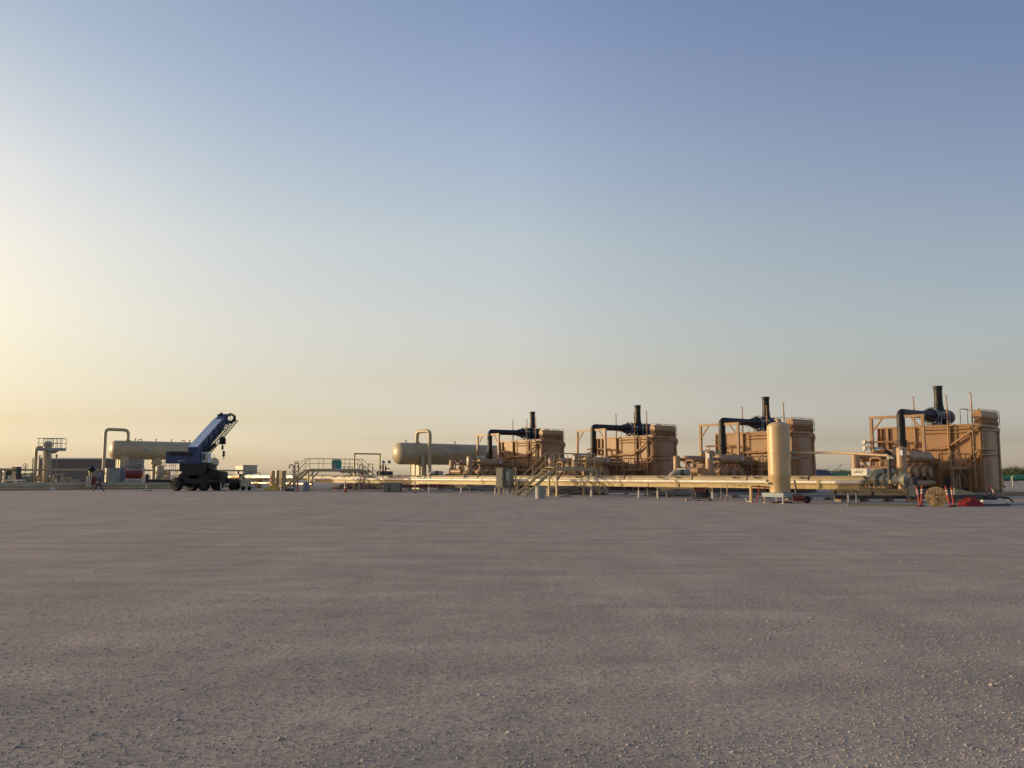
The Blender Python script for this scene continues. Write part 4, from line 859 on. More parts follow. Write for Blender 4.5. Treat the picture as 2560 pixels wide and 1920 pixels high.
for i in range(8): q.box(xx,xx+.035,y_-.004,y_+.004,zq-.01,zq+.05); xx += .05
q.build('maker_mark', 'reflect', cwo)
q = MB(); q.box(cx(503,3),cx(514,3),.1,1.6,czz(1171),czz(1131)); cab = q.build('cab', 'cab_and_skylit', cr)
q = MB(); q.box(cx(505,3),cx(512,3),.07,.098,czz(1150),czz(1134)); q.build('cab_window', 'glass', cab); q = MB(); q.box(cx(514.2,3),cx(518,3),.05,.3,czz(1172),czz(1130)); q.build('cab_pillar', 'cream', cab)
# boom
B0 = Vector((cx(474,4.0), 1.0, czz(1131))); DT = 97.5; B1 = Vector((X(557, DT, 8.4)-X(492, DCr), DT-DCr, Z(1049, DT)))
bd = (B1-B0).normalized(); bs = bd.cross(Vector((0,0,1))).normalized(); bu = bs.cross(bd).normalized()
def bp_(s_, u_, l_): return B0+bd*l_+bs*s_+bu*u_
BL = (B1-B0).length
q = MB()
for (a, b_, w_, h_) in ((.1, BL*.86, .52, .60), (BL*.865, BL*.93, .47, .55), (BL*.935, BL*.985, .43, .5), (BL*.99, BL+.25, .52, .60)):
    q.add([bp_(-w_,-h_,a),bp_(w_,-h_,a),bp_(w_,h_,a),bp_(-w_,h_,a),bp_(-w_,-h_,b_),bp_(w_,-h_,b_),bp_(w_,h_,b_),bp_(-w_,h_,b_)], [(0,1,2,3),(4,7,6,5),(0,4,5,1),(1,5,6,2),(2,6,7,3),(3,7,4,0)])
bo = q.build('boom', 'cblue2', cr)
q = MB(); q.add([bp_(-.50,.604,.1),bp_(.50,.604,.1),bp_(.50,.62,.1),bp_(-.50,.62,.1),bp_(-.50,.604,BL*.85),bp_(.50,.604,BL*.85),bp_(.50,.62,BL*.85),bp_(-.50,.62,BL*.85)], [(0,1,2,3),(4,7,6,5),(0,4,5,1),(1,5,6,2),(2,6,7,3),(3,7,4,0)]); q.build('skylit_boom_top', 'cab_and_skylit', bo)  # pale sheet paints the sky light falling on the boom's top face
q = MB(); q.tube([bp_(-.3,.6,.3),bp_(-.3,.62,BL)], .02, 5); q.tube([bp_(-.55,.45,0),bp_(-.55,.45,BL*.9)], .03, 6); q.build('hoist_cable', 'cream', bo)
q = MB(); q.bar(bp_(0,-.6,2.5), Vector((.3,1.2,2.6)), .3); q.build('lift_cylinder', 'dgrey', bo)
# stowed lattice jib on the right side of the boom
q = MB(); ja, jb = 1.2, BL+1.0
ch_ = [(.85,-.3),(1.35,-.3),(1.1,.25)]
for (s_, u_) in ch_: q.tube([bp_(s_,u_-.3,ja),bp_(s_,u_-.3,jb)], .045, 6)
n_ = 16
for i in range(n_):
    l0 = ja+(jb-ja)*i/n_; l1 = ja+(jb-ja)*(i+1)/n_
    for k in range(3):
        a = ch_[k]; c = ch_[(k+1) % 3]; q.tube([bp_(a[0],a[1]-.3,l0),bp_(c[0],c[1]-.3,l1)], .028, 5)
q.build('lattice_jib', 'cblack', cr); q = MB(); q.bar(bp_(.6,-.7,1.0), bp_(.9,-.7,3.4), .3, .3); q.bar(bp_(.5,-.1,.4), bp_(1.2,-.5,1.6), .2); q.build('jib_bracket', 'cblack', bo); q = MB()
[q.tube([bp_(.55,u_,.8),bp_(.55,u_+.05,BL*.9)], .035, 5) for u_ in (-.45,-.2,.2)]
for l_ in (1.5,3.0,4.6,6.0): q.bar(bp_(.54,-.6,l_), bp_(.54,.55,l_), .08, .1)
q.build('boom_side_lines', 'cblack', bo)
# head frame with sheaves
hf = MB(); c_ = bp_(.68,-.05,BL+.5)
n8 = [c_+Vector((.56*math.cos(a),0,.56*math.sin(a))) for a in [math.pi/6+math.pi/3*i for i in range(6)]]
for off in (0, .35):
    for i in range(6): hf.bar(n8[i]+Vector((0,off,0)), n8[(i+1) % 6]+Vector((0,off,0)), .1)
for i in range(6): hf.bar(n8[i], n8[i]+Vector((0,.35,0)), .08)
hf.ring(c_+Vector((0,.17,0)), (0,1,0), .36, .06, 20); hf.bar(n8[1],n8[4],.06); hfo = hf.build('boom_head', 'cblack', cr)
q = MB(); q.lathe([(.25,-.1),(.25,.1)], bp_(-.1,.55,BL+.1), bs, 16); q.build('sheave', 'black', hfo)
# hook block
bx, by = X(557, 97, 6)-X(492, DCr), 97-DCr; zt_, zb2 = Z(1091, 97), Z(1111, 97)
hk = MB(); hk.box(bx-.32,bx+.32,by-.15,by+.15,zb2,zt_-.25); hk.lathe([(.3,-.1),(.3,.1)], (bx,by,zt_-.3), (0,1,0), 16); 
hko = hk.build('hook_block', 'black', cr)
q = MB(); q.tube([(bx-.15,by,zt_-.2), bp_(.5,-.2,BL+.3)], .02, 5); q.tube([(bx+.15,by,zt_-.2), bp_(.7,-.2,BL+.3)], .02, 5); q.tube([(bx,by,zb2),(bx,by,Z(1119,97))], .05, 6); q.tube([(bx+.05,by,Z(1119,97)),(bx+.15,by,Z(1128,97))], .02, 5); q.build('cable', 'dgrey', hko)
q = MB(); q.vessel((bx,by,Z(1124,97)),(bx,by,Z(1113,97)), .13, .9, 14); q.build('swivel', 'black', hko)
q = MB(); q.vessel((bx+.16,by,Z(1142,97)),(bx+.16,by,Z(1127,97)), .15, .6, 14); z_ = Z(1143,97); q.tube([(bx+.16+.0,by,z_+.1),(bx+.16,by,z_-.02),(bx+.24,by,z_-.12),(bx+.2,by,z_-.2),(bx+.1,by,z_-.18),(bx+.08,by,z_-.1)], .03, 6); q.build('hook', 'dgrey', hko)

# ------------------------------------------------------------------ walking person
def skinned(name, m, verts, edges, radii, parent, sub=1):
    me = bpy.data.meshes.new(name); me.from_pydata(verts, edges, []); o = bpy.data.objects.new(name, me); COL.objects.link(o)
    sk = o.modifiers.new('s', 'SKIN'); sk.use_smooth_shade = True
    for i, r in enumerate(radii):
        sv = me.skin_vertices[0].data[i]; rr = r if isinstance(r, tuple) else (r, r); sv.radius = rr; sv.use_root = (i == 0)
    ss = o.modifiers.new('u', 'SUBSURF'); ss.levels = sub; ss.render_levels = sub
    dg = bpy.context.evaluated_depsgraph_get(); ev = o.evaluated_get(dg); nm = bpy.data.meshes.new_from_object(ev); bpy.data.objects.remove(o); bpy.data.meshes.remove(me)
    nm.name = name; nm.materials.clear(); nm.materials.append(M[m]); nm.polygons.foreach_set('use_smooth', [True]*len(nm.polygons))
    o = bpy.data.objects.new(name, nm); COL.objects.link(o); o.parent = parent; return o
DP = 84.5; pr_ = thing('person', 'person in blue shirt, dark jeans and hard hat walking right near the low pipeline', 'person', (X(247, DP), DP), 0)
# walking toward +x, torso leaning forward; y is the side axis
J = dict(pelvis=(0,0,.93), waist=(.03,0,1.08), chest=(.08,0,1.30), neck=(.13,0,1.48), head0=(.17,0,1.58), head1=(.185,0,1.68),
 hl=(0,.10,.90), kl=(.20,.11,.52), al=(.44,.11,.10), tl=(.62,.12,.05), hr=(0,-.10,.90), kr=(-.13,-.11,.50), ar=(-.42,-.11,.16), tr=(-.30,-.12,.03),
 sl=(.09,.19,1.40), el=(-.08,.25,1.15), wl=(-.02,.25,.90), sr=(.09,-.19,1.40), er=(.02,-.25,1.13), wr=(.18,-.25,.92))
def chain(names, rad): pass
nm_ = list(J); V0 = [J[k] for k in nm_]; ix = {k: i for i, k in enumerate(nm_)}
E0 = [(ix[a], ix[b]) for a, b in [('pelvis','waist'),('waist','chest'),('chest','neck'),('neck','head0'),('head0','head1'),('pelvis','hl'),('hl','kl'),('kl','al'),('al','tl'),('pelvis','hr'),('hr','kr'),('kr','ar'),('ar','tr'),('chest','sl'),('sl','el'),('el','wl'),('chest','sr'),('sr','er'),('er','wr')]]
rd = dict(pelvis=(.13,.11), waist=(.12,.1), chest=(.15,.12), neck=.055, head0=.075, head1=.085, hl=.085, kl=.055, al=.04, tl=.04, hr=.085, kr=.055, ar=.04, tr=.04, sl=.06, el=.042, wl=.028, sr=.06, er=.042, wr=.028)
RD = [rd[k] for k in nm_]
for w_ in ('wl', 'wr'):                                     # palm and five fingers
    b_ = Vector(J[w_]); ax = (b_-Vector(J['e'+w_[1]])).normalized(); sdv = Vector((.95,0,.2)).normalized(); ip = len(V0); V0.append(tuple(b_+ax*.07)); RD.append((.035,.02)); E0.append((ix[w_], ip))
    for k, off in enumerate((-.03,-.01,.01,.03)):
        k1 = len(V0); V0.append(tuple(b_+ax*.12+sdv*off)); RD.append(.0095); E0.append((ip, k1)); V0.append(tuple(b_+ax*(.155-.005*abs(k-1.5))+sdv*off*1.1+Vector((0,.012,0)))); RD.append(.008); E0.append((k1, k1+1))
    k1 = len(V0); V0.append(tuple(b_+ax*.07+sdv*.05)); RD.append(.011); E0.append((ip, k1)); V0.append(tuple(b_+ax*.11+sdv*.06)); RD.append(.009); E0.append((k1, k1+1))
skinned('body', 'skin', V0, E0, RD, pr_)
skinned('shirt', 'denim', [J[k] for k in ('pelvis','waist','chest','neck','sl','el','sr','er')]+[(-.03,.25,.94),(.155,-.25,.955)], [(0,1),(1,2),(2,3),(2,4),(4,5),(2,6),(6,7),(5,8),(7,9)], [(.15,.13),(.145,.125),(.175,.145),.07,.08,.062,.08,.062,.052,.052], pr_)
skinned('trousers', 'jeans', [(0,0,1.0),(0,0,.90)]+[J[k] for k in ('hl','kl','hr','kr')]+[(.40,.11,.16),(-.37,-.11,.22)], [(0,1),(1,2),(2,3),(1,4),(4,5),(3,6),(5,7)], [(.15,.13),(.15,.13),.11,.085,.11,.085,.068,.068], pr_)
for a, b_ in ((J['al'], J['tl']), (J['ar'], J['tr'])): skinned('boot', 'boots', [(a[0],a[1],a[2]+.06), a, (a[0]-.03,a[1],max(.04,a[2]-.04)), b_], [(0,1),(1,2),(1,3)], [.055,.058,.045,.048], pr_)
q = MB(); q.lathe([(.125,0),(.13,.01),(.12,.03),(.115,.06),(.09,.11),(.04,.135)], (.185,0,1.70), (.12,0,1), 18); q.build('hard_hat', 'helmet', pr_)
q = MB(); q.lathe([(.012,0),(.016,.02),(.012,.03)], (.262,0,1.645), (1,0,-.2), 8); q.lathe([(.009,0),(.009,.01)],(.252,.03,1.67),(1,.2,0),8); q.lathe([(.009,0),(.009,.01)],(.252,-.03,1.67),(1,-.2,0),8); q.box(.24,.262,-.022,.022,1.595,1.605)
for s_ in (-1,1): q.lathe([(.02,0),(.024,.008),(.018,.016)], (.17,s_*.08,1.655), (0,s_,0), 8)
q.build('face_features', 'skin', pr_)

# ------------------------------------------------------------------ left side plant
DPi = 91.5; LP = (X(-260, DPi)-0, DPi-14.5)
# low pipeline along the grid's other axis
PA = (X(0, 93), 93); pl_ = thing('low_pipeline', 'thick tan pipeline lying close to the ground across the left side', 'pipeline', (*PA, 0), ang)
q = MB(); q.tube([(-28,0,.44),(26.5,0,.44)], .36, 28); q.build('pipe_run', 'tank', pl_)
for i in range(12): x = -26+i*4.6; q = MB(); q.box(x-.12,x+.12,-.35,.35,0,.12); q.build('sleeper', 'timber', pl_)
q = MB(); q.tube([(-26,-.55,.13),(24,-.6,.13)], .13, 12); o = q.build('ground_pipe', 'tan'); single(o, (*PA,0), ang, 'thinner tan pipe on the ground in front of the low pipeline', 'pipe')
q = MB(); q.box(-.07,.07,-.07,.07,0,.42); q.box(.2,.3,-.05,.05,0,.36); o = q.build('marker_post', 'reflect'); single(o, (X(131, 90), 90), 0, 'short white marker post in front of the low pipeline at the left', 'post')
PB = (X(0, 98), 98); up = thing('elevated_pipe', 'thin tan pipe on tall posts crossing the left side at head height', 'pipe', (*PB, 0), ang)
q = MB(); q.tube([(-20,0,Z(1174.5,98)),(31,0,Z(1174.5,98))], .11, 12); q.build('pipe_run', 'tank', up)
for x in (-16,-8,-2,4.5,9.5,13,20,30): q = MB(); q.box(x-.06,x+.06,-.06,.06,0,Z(1174.5,98)-.1); q.box(x-.06,x+.06,-.3,.3,Z(1174.5,98)-.18,Z(1174.5,98)-.112); q.build('post', 'stair', up)
# access platform and vessel
DV = 104; vv = thing('absorber_column', 'slim tan column rising through the elevated work platform at the far left', 'column', (X(115, DV), DV), 0)
q = MB(); q.vessel((0,0,0),(0,0,Z(1103,DV)), .46, .3, 20); q.lathe([(.36,0),(.6,.02),(.6,.25),(.4,.3)],(0,0,Z(1116,DV))); q.build('shell', 'tank', vv)
q = MB(); zz_ = Z(1118, DV); q.tube(rnd([(-1.35,.0,.2),(-1.35,.0,zz_),(-.4,0,zz_)], .5, 6), .19, 14); q.lathe([(.28,-.05),(.28,.05)],(-.55,0,zz_),(1,0,0)); q.build('overhead_pipe', 'tank', vv)
q = MB(); q.tube([(-1.7,.1,0),(-1.7,.1,Z(1145,DV))], .1, 8); q.tube([(-1.05,.3,0),(-1.05,.3,Z(1140,DV))], .09, 8); q.tube([(-.8,.3,0),(-.8,.3,Z(1143,DV))], .07, 8); q.lathe([(.15,0),(.15,.1)],(-1.05,.3,Z(1140,DV))); q.tube([(1.05,.2,0),(1.05,.2,Z(1138,DV))],.06,8); q.lathe([(.12,0),(.12,.3)],(1.05,.2,Z(1142,DV))); q.build('side_pipe', 'galv', vv)
pf = thing('work_platform', 'elevated grey work platform with railings on thin legs at the far left', 'platform', (X(130, DV-1.0), DV-1.0), 0)
xa, xb = X(102, DV)-X(130, DV), X(158, DV)-X(130, DV); za, zb3 = Z(1128, DV), Z(1121, DV)
q = MB(); q.box(xa,xb,-1.0,.35,za,zb3); q.prism([(-.4,za-.002),(.6,za-.002),(.1,za-.3)], -.8, .2); q.build('deck', 'grey', pf)
q = MB(); zr = Z(1097.5, DV)
for y in (-.98,.33):
    for x in np.linspace(xa+.1,xb-.04,6): q.tube([(x,y,zb3),(x,y,zr)], .035, 6)
    q.tube([(xa-.15,y,zr),(xb-.04,y,zr)], .035, 6); q.tube([(xa-.15,y,(zr+zb3)/2),(xb-.04,y,(zr+zb3)/2)], .03, 6)
q.tube([(xb-.04,-.98,zr),(xb-.04,.33,zr)], .035, 6); q.build('railing', 'grey', pf)
for x in (-.45,.12): q = MB(); q.tube([(x,-.9,0),(x,-.9,za)], .06, 8); q.build('leg', 'galv', pf)
q = MB()
for x in (-.15,.12+.1): q.tube([(x+.2,-.95,.2),(x+.2,-.95,zr-.1)], .025, 6)
for z in np.arange(.5,za,.3): q.tube([(.05,-.95,z),(.42,-.95,z)], .018, 5)
q.build('ladder', 'galv', pf)
# warehouse
DW = 136; wh = thing('warehouse', 'long low dark brown ribbed shed behind the equipment at the left', 'building', (X(95, DW), DW), R(6))
q = MB(); wl = X(305, DW)-X(95, DW); zw = Z(1148.5, DW); q.box(0,wl,0,9,0,zw)
for i in range(60): q.box(.15+i*wl/60,.25+i*wl/60,-.04,-.001,0,zw-.05)
q.build('wall', 'wall', wh); q = MB(); q.box(-.15,wl+.15,-.2,9.2,zw,zw+.06); q.prism([(0,zw+.06),(9,zw+.06),(4.5,zw+.35)], -.1, wl+.1, 'yz'); q.build('roof', 'galv', wh)
ct = thing('storage_container', 'grey brown steel container in front of the dark shed', 'container', (X(136, 122), 122), R(6)); q = MB(); wl = X(224,122)-X(136,122); q.box(0,wl,0,2.4,.1,2.45)
for i in range(24): q.box(.1+i*wl/24,.2+i*wl/24,-.03,-.001,.2,2.35)
q.build('body', mat('container_paint', (.17, .155, .14), .6, dirt=.2), ct); q = MB(); q.box(-.05,wl+.05,-.06,2.45,2.452,2.52); q.box(0,wl,-.03,2.4,0,.098); q.build('rail', 'grey', ct)
# far left machinery
def cabinet(px, D, w_, d, z0, z1, m, label, rz=0, feet=True, name='control_cabinet', cat='cabinet'):
    t = thing(name, label, cat, (X(px, D), D), rz); q = MB(); q.box(-w_/2,w_/2,-d/2,d/2,z0,z1); q.build('enclosure', m, t)
    q = MB(); q.box(-w_/2+.05,w_/2-.05,-d/2-.02,-d/2-.001,z0+.08,z1-.08); dd = q.build('door', m, t); q = MB(); q.box(w_*.3,w_*.36,-d/2-.05,-d/2-.021,(z0+z1)/2-.08,(z0+z1)/2+.08); q.build('handle', 'dgrey', dd)
    q = MB(); q.box(-w_/2-.04,w_/2+.04,-d/2-.04,d/2+.04,z1+.001,z1+.05); q.build('roof_plate', m, t)
    if z0 > .05:
        q = MB()
        for x in (-w_/2+.08,w_/2-.08): q.box(x-.05,x+.05,-.05,.05,0,z0)
        q.build('leg', 'grey', t)
    return t
cabinet(41, 99, .75, .6, .9, Z(1168,99), 'dgrey', 'dark control box at the far left beside the handwheel', R(-20))
cabinet(268, 103, .6, .35, .2, Z(1171.5,103), 'cream', 'narrow cream cabinet catching the sun under the tank saddle', R(-48))
cabinet(288, 101.5, .95, .7, .1, Z(1171,101.5), 'grey', 'plain grey cabinet under the long tank, right of the cream cabinet', R(12))
cabinet(304, 103, .65, .7, .1, Z(1171.5,103), 'bluegrey', 'blue grey cabinet beside the red tank trailer', R(12))
cabinet(12, 100, 1.6, 1.2, .5, Z(1172,100), 'dgrey', 'dark engine housing at the extreme left edge', R(-15))
cabinet(10.5, 96, .35, .2, .3, Z(1178,96), 'cream', 'slim cream post box in front of the dark engine housing', R(-40))
cabinet(25, 96, .45, .3, .6, Z(1190,96), 'cream', 'small cream box on legs at the far left behind the flat steel table', R(-40))
tbt = thing('steel_table', 'flat steel table with a pale top at the far left', 'table', (X(40, 95.5), 95.5), R(-10)); q = MB(); q.box(-1.0,1.0,-.4,.4,Z(1202,95.5),Z(1199,95.5)); q.build('top', 'reflect', tbt)
for x in (-.85,.85): q = MB(); q.box(x-.05,x+.05,-.3,.3,0,Z(1202,95.5)-.002); q.build('leg', 'stair', tbt)
hv = thing('handwheel_valve', 'large upright handwheel valve between the far left machinery and the column', 'valve', (X(62, 100), 100), R(10)); q = MB(); q.ring((0,0,Z(1165,100)), (0.2,1,.2), .3, .025, 20); 
for a in range(3): q.bar(Vector((0,0,Z(1165,100)))+Vector((.3*math.cos(a*1.05),0,.3*math.sin(a*1.05))), Vector((0,0,Z(1165,100)))-Vector((.3*math.cos(a*1.05),0,.3*math.sin(a*1.05))), .025)
q.build('handwheel', 'dgrey', hv); q = MB(); q.tube([(0,.1,1.0),(0,.1,Z(1165,100))], .05, 8); q.tube([(-.6,.2,1.2),(.8,.2,1.2)], .3, 16); q.lathe([(.42,-.05),(.42,.05)],(-.5,.2,1.2),(1,0,0)); q.lathe([(.42,-.05),(.42,.05)],(.6,.2,1.2),(1,0,0)); q.box(-.6,.8,-.1,.4,0,.92); q.tube([(-.4,0,1.7),(.9,0,1.75)],.1,8); q.build('valve_body', 'greengrey', hv)
# skid of small piping under the platform
mp_ = thing('piping_skid', 'tangle of small olive pipes and valves below the work platform', 'piping skid', (X(100, 101), 101), 0); q = MB(); q.box(-1.8,4.2,-.5,.8,.05,.25); q.build('base', 'stair', mp_)
q = MB()
for i in range(26):
    x = random.uniform(-1.7,4.0); y = random.uniform(-.4,.7); z = random.uniform(.8,1.9); q.tube(rnd([(x,y,.25),(x,y,z),(x+random.uniform(-.9,.9),y,z),(x+random.uniform(-.9,.9),y,.4)], .12), random.uniform(.035,.09), 7)
    if i % 3 == 0: q.lathe([(.12,0),(.16,.05),(.16,.2),(.12,.25)], (x,y,z*.6))
q.build('pipework', 'tank', mp_); q = MB()
for x, z in ((-1.3,.9),(-.55,.75),(.3,.8),(2.2,1.0)): q.lathe([(.1,0),(.13,.04),(.13,.1)], (x,-.5,z), (0,-1,0), 14)
q.build('gauge', 'alu', mp_)
# wrapped valve
bw = thing('wrapped_valve', 'black plastic wrapped valve shaped like a diamond on the elevated pipe', 'valve', (X(229.5, 100.4), 100.4, 0), ang); zc_ = Z(1173, 100.4)
vs = []; 
for i in range(7):
    for j in range(10):
        a = -math.pi/2+math.pi*i/6; b_2 = 2*math.pi*j/10; k = 1/(abs(math.cos(a))+abs(math.sin(a)))*(1+.12*(random.random()-.5)); vs.append((.5*k*math.cos(a)*math.cos(b_2),.35*k*math.cos(a)*math.sin(b_2),zc_+.5*k*math.sin(a)))
q = MB().add(vs, [(i*10+j, i*10+(j+1) % 10, (i+1)*10+(j+1) % 10, (i+1)*10+j) for i in range(6) for j in range(10)]); q.build('wrapping', mat('black_plastic_wrap', (.015,.015,.017), .18, bump=.8, bscale=5), bw, smooth=False)
q = MB(); q.tube([(0,0,0),(0,0,zc_-.4)], .07, 8); q.build('stand', 'stair', bw)
cabinet(236, 97.5, 1.25, .6, .5, Z(1193,97.5), 'red', 'dark red box on legs behind the walking person', R(-12), name='fire_box', cat='box')
cabinet(223.5, 97, .3, .45, .3, Z(1192,97), 'cream', 'sunlit left side of the dark red box, added as a narrow cream box', R(-48), name='sunlit_box_side', cat='box')  # cream stands in for sunlight on the red box's left face
# red tank trailer
rt = thing('red_tank_trailer', 'red rounded tank trailer with a pale frame under the long tank', 'tank trailer', (X(333, 105), 105), R(8)); q = MB(); q.vessel((-1.15,0,1.72),(1.1,0,1.72), .52, .6, 28); q.build('tank', 'red', rt)
q = MB(); q.box(-1.2,1.6,-.5,.5,.95,1.15); q.build('frame', 'reflect', rt); q = MB(); q.lathe([(.25,-.1),(.36,-.08),(.36,.08),(.25,.1)],(.3,-.5,.37),(0,1,0),18); q.build('wheel', 'rubber', rt)
q = MB(); q.lathe([(.14,0),(.18,.05),(.1,.1)], (-1.15,-.2,1.95), (-1,-.5,0), 12); q.lathe([(.14,0),(.18,.05),(.1,.1)], (-1.15,-.2,1.5), (-1,-.5,0), 12); q.build('lamp', 'alu', rt)
tag(rt, None, None)
mf = thing('pipe_manifold', 'pale galvanised loops of pipe stacked behind the red tank trailer', 'pipe manifold', (X(336, 111), 111), 0); q = MB()
for i in range(4):
    z = 2.75+i*.22; q.tube(rnd([(-1.3,.1*i,z),(1.0-.1*i,.1*i,z),(1.25-.1*i,.1*i,z-.25),(1.25-.1*i,.1*i,.3)], .25), .06, 8)
for x in (-1.2,-.4,.5): q.tube([(x,-.2,.2),(x,-.2,3.4)], .04, 6)
q.build('pipes', 'galv', mf); q = MB()
for x, z in ((-.8,2.45),(.1,2.4),(.7,2.7)): q.ring((x,-.25,z),(0,1,0),.26,.05,18)
q.build('handwheel', 'dgrey', mf)
gt_ = thing('small_upright_tank', 'small round topped tan tank between the long tank legs and the crane', 'tank', (X(399, 108), 108)); q = MB(); q.vessel((0,0,-.2),(0,0,Z(1162,108)), .48, .7, 24); q.build('shell', 'tan', gt_); q = MB(); q.tube([(.3,-.4,.2),(.3,-.4,2.6)],.04,6); q.build('level_pipe', 'galv', gt_)
ss_ = thing('service_stair', 'short galvanised service stair with handrail left of the crane body', 'stair', (X(405, 106), 106)); q = MB()
for y in (0,.6):
    q.tube([(-.7,y,2.3),(.2,y,3.3),(1.4,y,3.3)], .03, 6); q.tube([(-.7,y,1.8),(.2,y,2.8),(1.4,y,2.8)], .025, 6)
    for x, z0_, z1_ in ((-.7,1.2,2.3),(.2,2.2,3.3),(.9,2.2,3.3),(1.4,0,3.3)): q.tube([(x,y,z0_),(x,y,z1_)], .03, 6)
    q.bar((-1.5,y,.1),(.2,y,2.2),.05,.2)
q.build('handrail', 'galv', ss_); q = MB(); q.box(.2,1.4,0,.6,2.15,2.2)
for i in range(8): q.box(-1.35+i*.19,-1.1+i*.19,0,.6,.3+i*.235,.33+i*.235)
q.build('treads', 'galv', ss_)
gb = thing('gauge_board', 'board of round chrome gauges left of the crane tyres', 'gauge board', (X(416, 109), 109)); q = MB(); q.box(-.6,.5,0,.08,0,2.1); q.build('board', 'cream', gb)
for x in (-.42,-.1,.22):
    for z in (1.45,1.95): q = MB(); q.lathe([(.12,0),(.15,.05),(.13,.1),(.05,.11)], (x,-.001,z), (-.3,-1,0), 16); q.build('gauge', 'alu', gb)
# right of crane: container, trailer, hose reel cart, cabinets
sc_ = thing('office_cabin', 'pale site cabin with one sunlit end behind the crane outrigger', 'cabin', (X(607, 132), 132), RZ); q = MB(); q.box(-2.6,0,-0.01,2.3,.2,Z(1164,132)); q.build('wall', 'cream', sc_); q = MB(); q.box(-2.7,.1,-.1,2.4,Z(1164,132)+.001,Z(1164,132)+.09); q.build('roof', 'grey', sc_)
q = MB(); q.box(-1.9,-1.2,-.04,-.011,1.4,2.3); q.build('window', 'glass', sc_); q = MB(); q.box(-.9,-.2,-.04,-.011,.3,2.3); q.build('door', 'grey', sc_)
dt = thing('flatbed_trailer', 'dark low flatbed trailer right of the crane', 'trailer', (X(583, 93), 93), R(2)); q = MB(); q.box(-1.5,1.0,-.8,.8,.75,1.2); q.box(.85,1.0,-.8,.8,1.2,1.75); q.build('bed', 'dgrey', dt)
for x in (.2,): 
    for y in (-.8,.8): q = MB(); q.lathe([(.2,-.12),(.4,-.1),(.4,.1),(.2,.12)], (x,y,.4), (0,1,0), 20); q.build('wheel', 'rubber', dt)
hr_ = thing('hose_reel_cart', 'light grey hose reel cart with a curved arm beside the flatbed trailer', 'cart', (X(619, 92), 92), R(0)); q = MB(); q.box(-.55,.3,-.4,.4,.45,1.25); q.build('body', 'cream', hr_)
q = MB(); q.tube([(1.0*math.cos(a)+.3,0,.9+1.05*math.sin(a)) for a in np.linspace(R(70),R(175),10)], .05, 8); q.tube([(.65,0,1.88),(1.3,0,1.85),(1.35,0,1.4)], .04, 8); q.tube([(1.05*math.cos(a)+.2,.2,1.0+.8*math.sin(a)) for a in np.linspace(R(70),R(175),10)], .08, 8); q.build('arm', 'galv', hr_)
for x in (-.3,.35): q = MB(); q.lathe([(.12,-.1),(.22,-.08),(.22,.08),(.12,.1)], (x,-.4,.22), (0,1,0), 16); q.build('wheel', 'rubber', hr_)
q = MB(); q.tube([(.4,-.1,.3),(1.1,-.1,.25)],.05,8); q.box(.3,1.2,-.3,.3,.5,.6); q.build('drawbar', 'grey', hr_)
cabinet(682, 97, .5, .5, .35, Z(1178,97), 'tan', 'left slim upright tan cabinet in front of the aluminium clad pipe', RZ)
cabinet(694, 96, .35, .4, .35, Z(1177,96), 'cream', 'middle pale cabinet in front of the aluminium clad pipe', RZ)
cabinet(707, 95.5, .7, .5, .35, Z(1178,95.5), 'stair', 'right wider olive cabinet in front of the aluminium clad pipe', RZ)
ys = thing('yellow_step', 'yellow plastic step blocks on the ground below the slim cabinets', 'step stool', (X(684, 91), 91), R(-6)); q = MB(); q.box(-.75,.55,-.4,.4,0,.28); q.box(-.35,.45,-.35,.4,.281,.5); q.box(-.1,.2,-.3,.35,.501,.72); q.build('blocks', 'yellow', ys); q = MB(); q.box(-.74,-.36,-.38,.3,.281,.3); q.build('tread_pad', 'cream', ys)
gk = thing('gooseneck_vents', 'pair of tall dark gooseneck pipes left of the farther stair crossover', 'vent pipe', (X(733, 96), 96), R(0)); q = MB(); zt2 = Z(1162, 96)
q.tube(rnd([(-.45,0,zt2-.35),(-.45,0,zt2),(-.02,0,zt2),(0,0,0)], .2, 6), .06, 8); q.tube(rnd([(.15,0,0),(.15,0,zt2+.15),(.55,0,zt2+.15),(.55,0,0)], .15, 6), .06, 8); q.tube([(.15,0,zt2+.1),(.15,0,Z(1152,96))],.03,6); q.tube([(.55,0,zt2+.1),(.55,0,Z(1153,96))],.03,6); q.tube([(.15,0,Z(1154,96)),(.55,0,Z(1154,96))],.03,6); q.build('pipes', 'dgrey', gk)
q = MB(); q.lathe([(.13,-.04),(.13,.04)], (.15,0,zt2-.2)); q.lathe([(.13,-.04),(.13,.04)], (.55,0,zt2-.2)); q.lathe([(.13,-.04),(.13,.04)], (-.45,0,zt2-.35)); q.build('flange', 'dgrey', gk)
vc = thing('valve_cluster', 'cluster of small valves with handwheels showing above the farther crossover deck', 'valve', (X(876, 99), 99)); q = MB(); zv = Z(1172, 99)
for x in (-.75,-.25,.2,1.6): q.tube([(x,0,.3),(x,0,zv+.15)], .05, 6); q.ring((x,0,zv+.2),(0,0.3,1),.2,.03,14,5)
q.tube([(-1.2,0,zv-.3),(2.3,0,zv-.3)], .16, 12); q.tube(rnd([(1.0,.0,zv-.3),(1.0,0,zv+.45),(1.4,0,zv+.45),(1.4,0,zv-.3)],.2),.06,8); q.build('valves', 'greengrey', vc); q = MB()
for x in (2.0,2.55): q.tube([(x,.1,0),(x,.1,zv+.55)],.05,6)
q.tube([(2.0,.1,zv+.55),(2.55,.1,zv+.55)],.05,6); q.build('bracket', 'stair', vc)

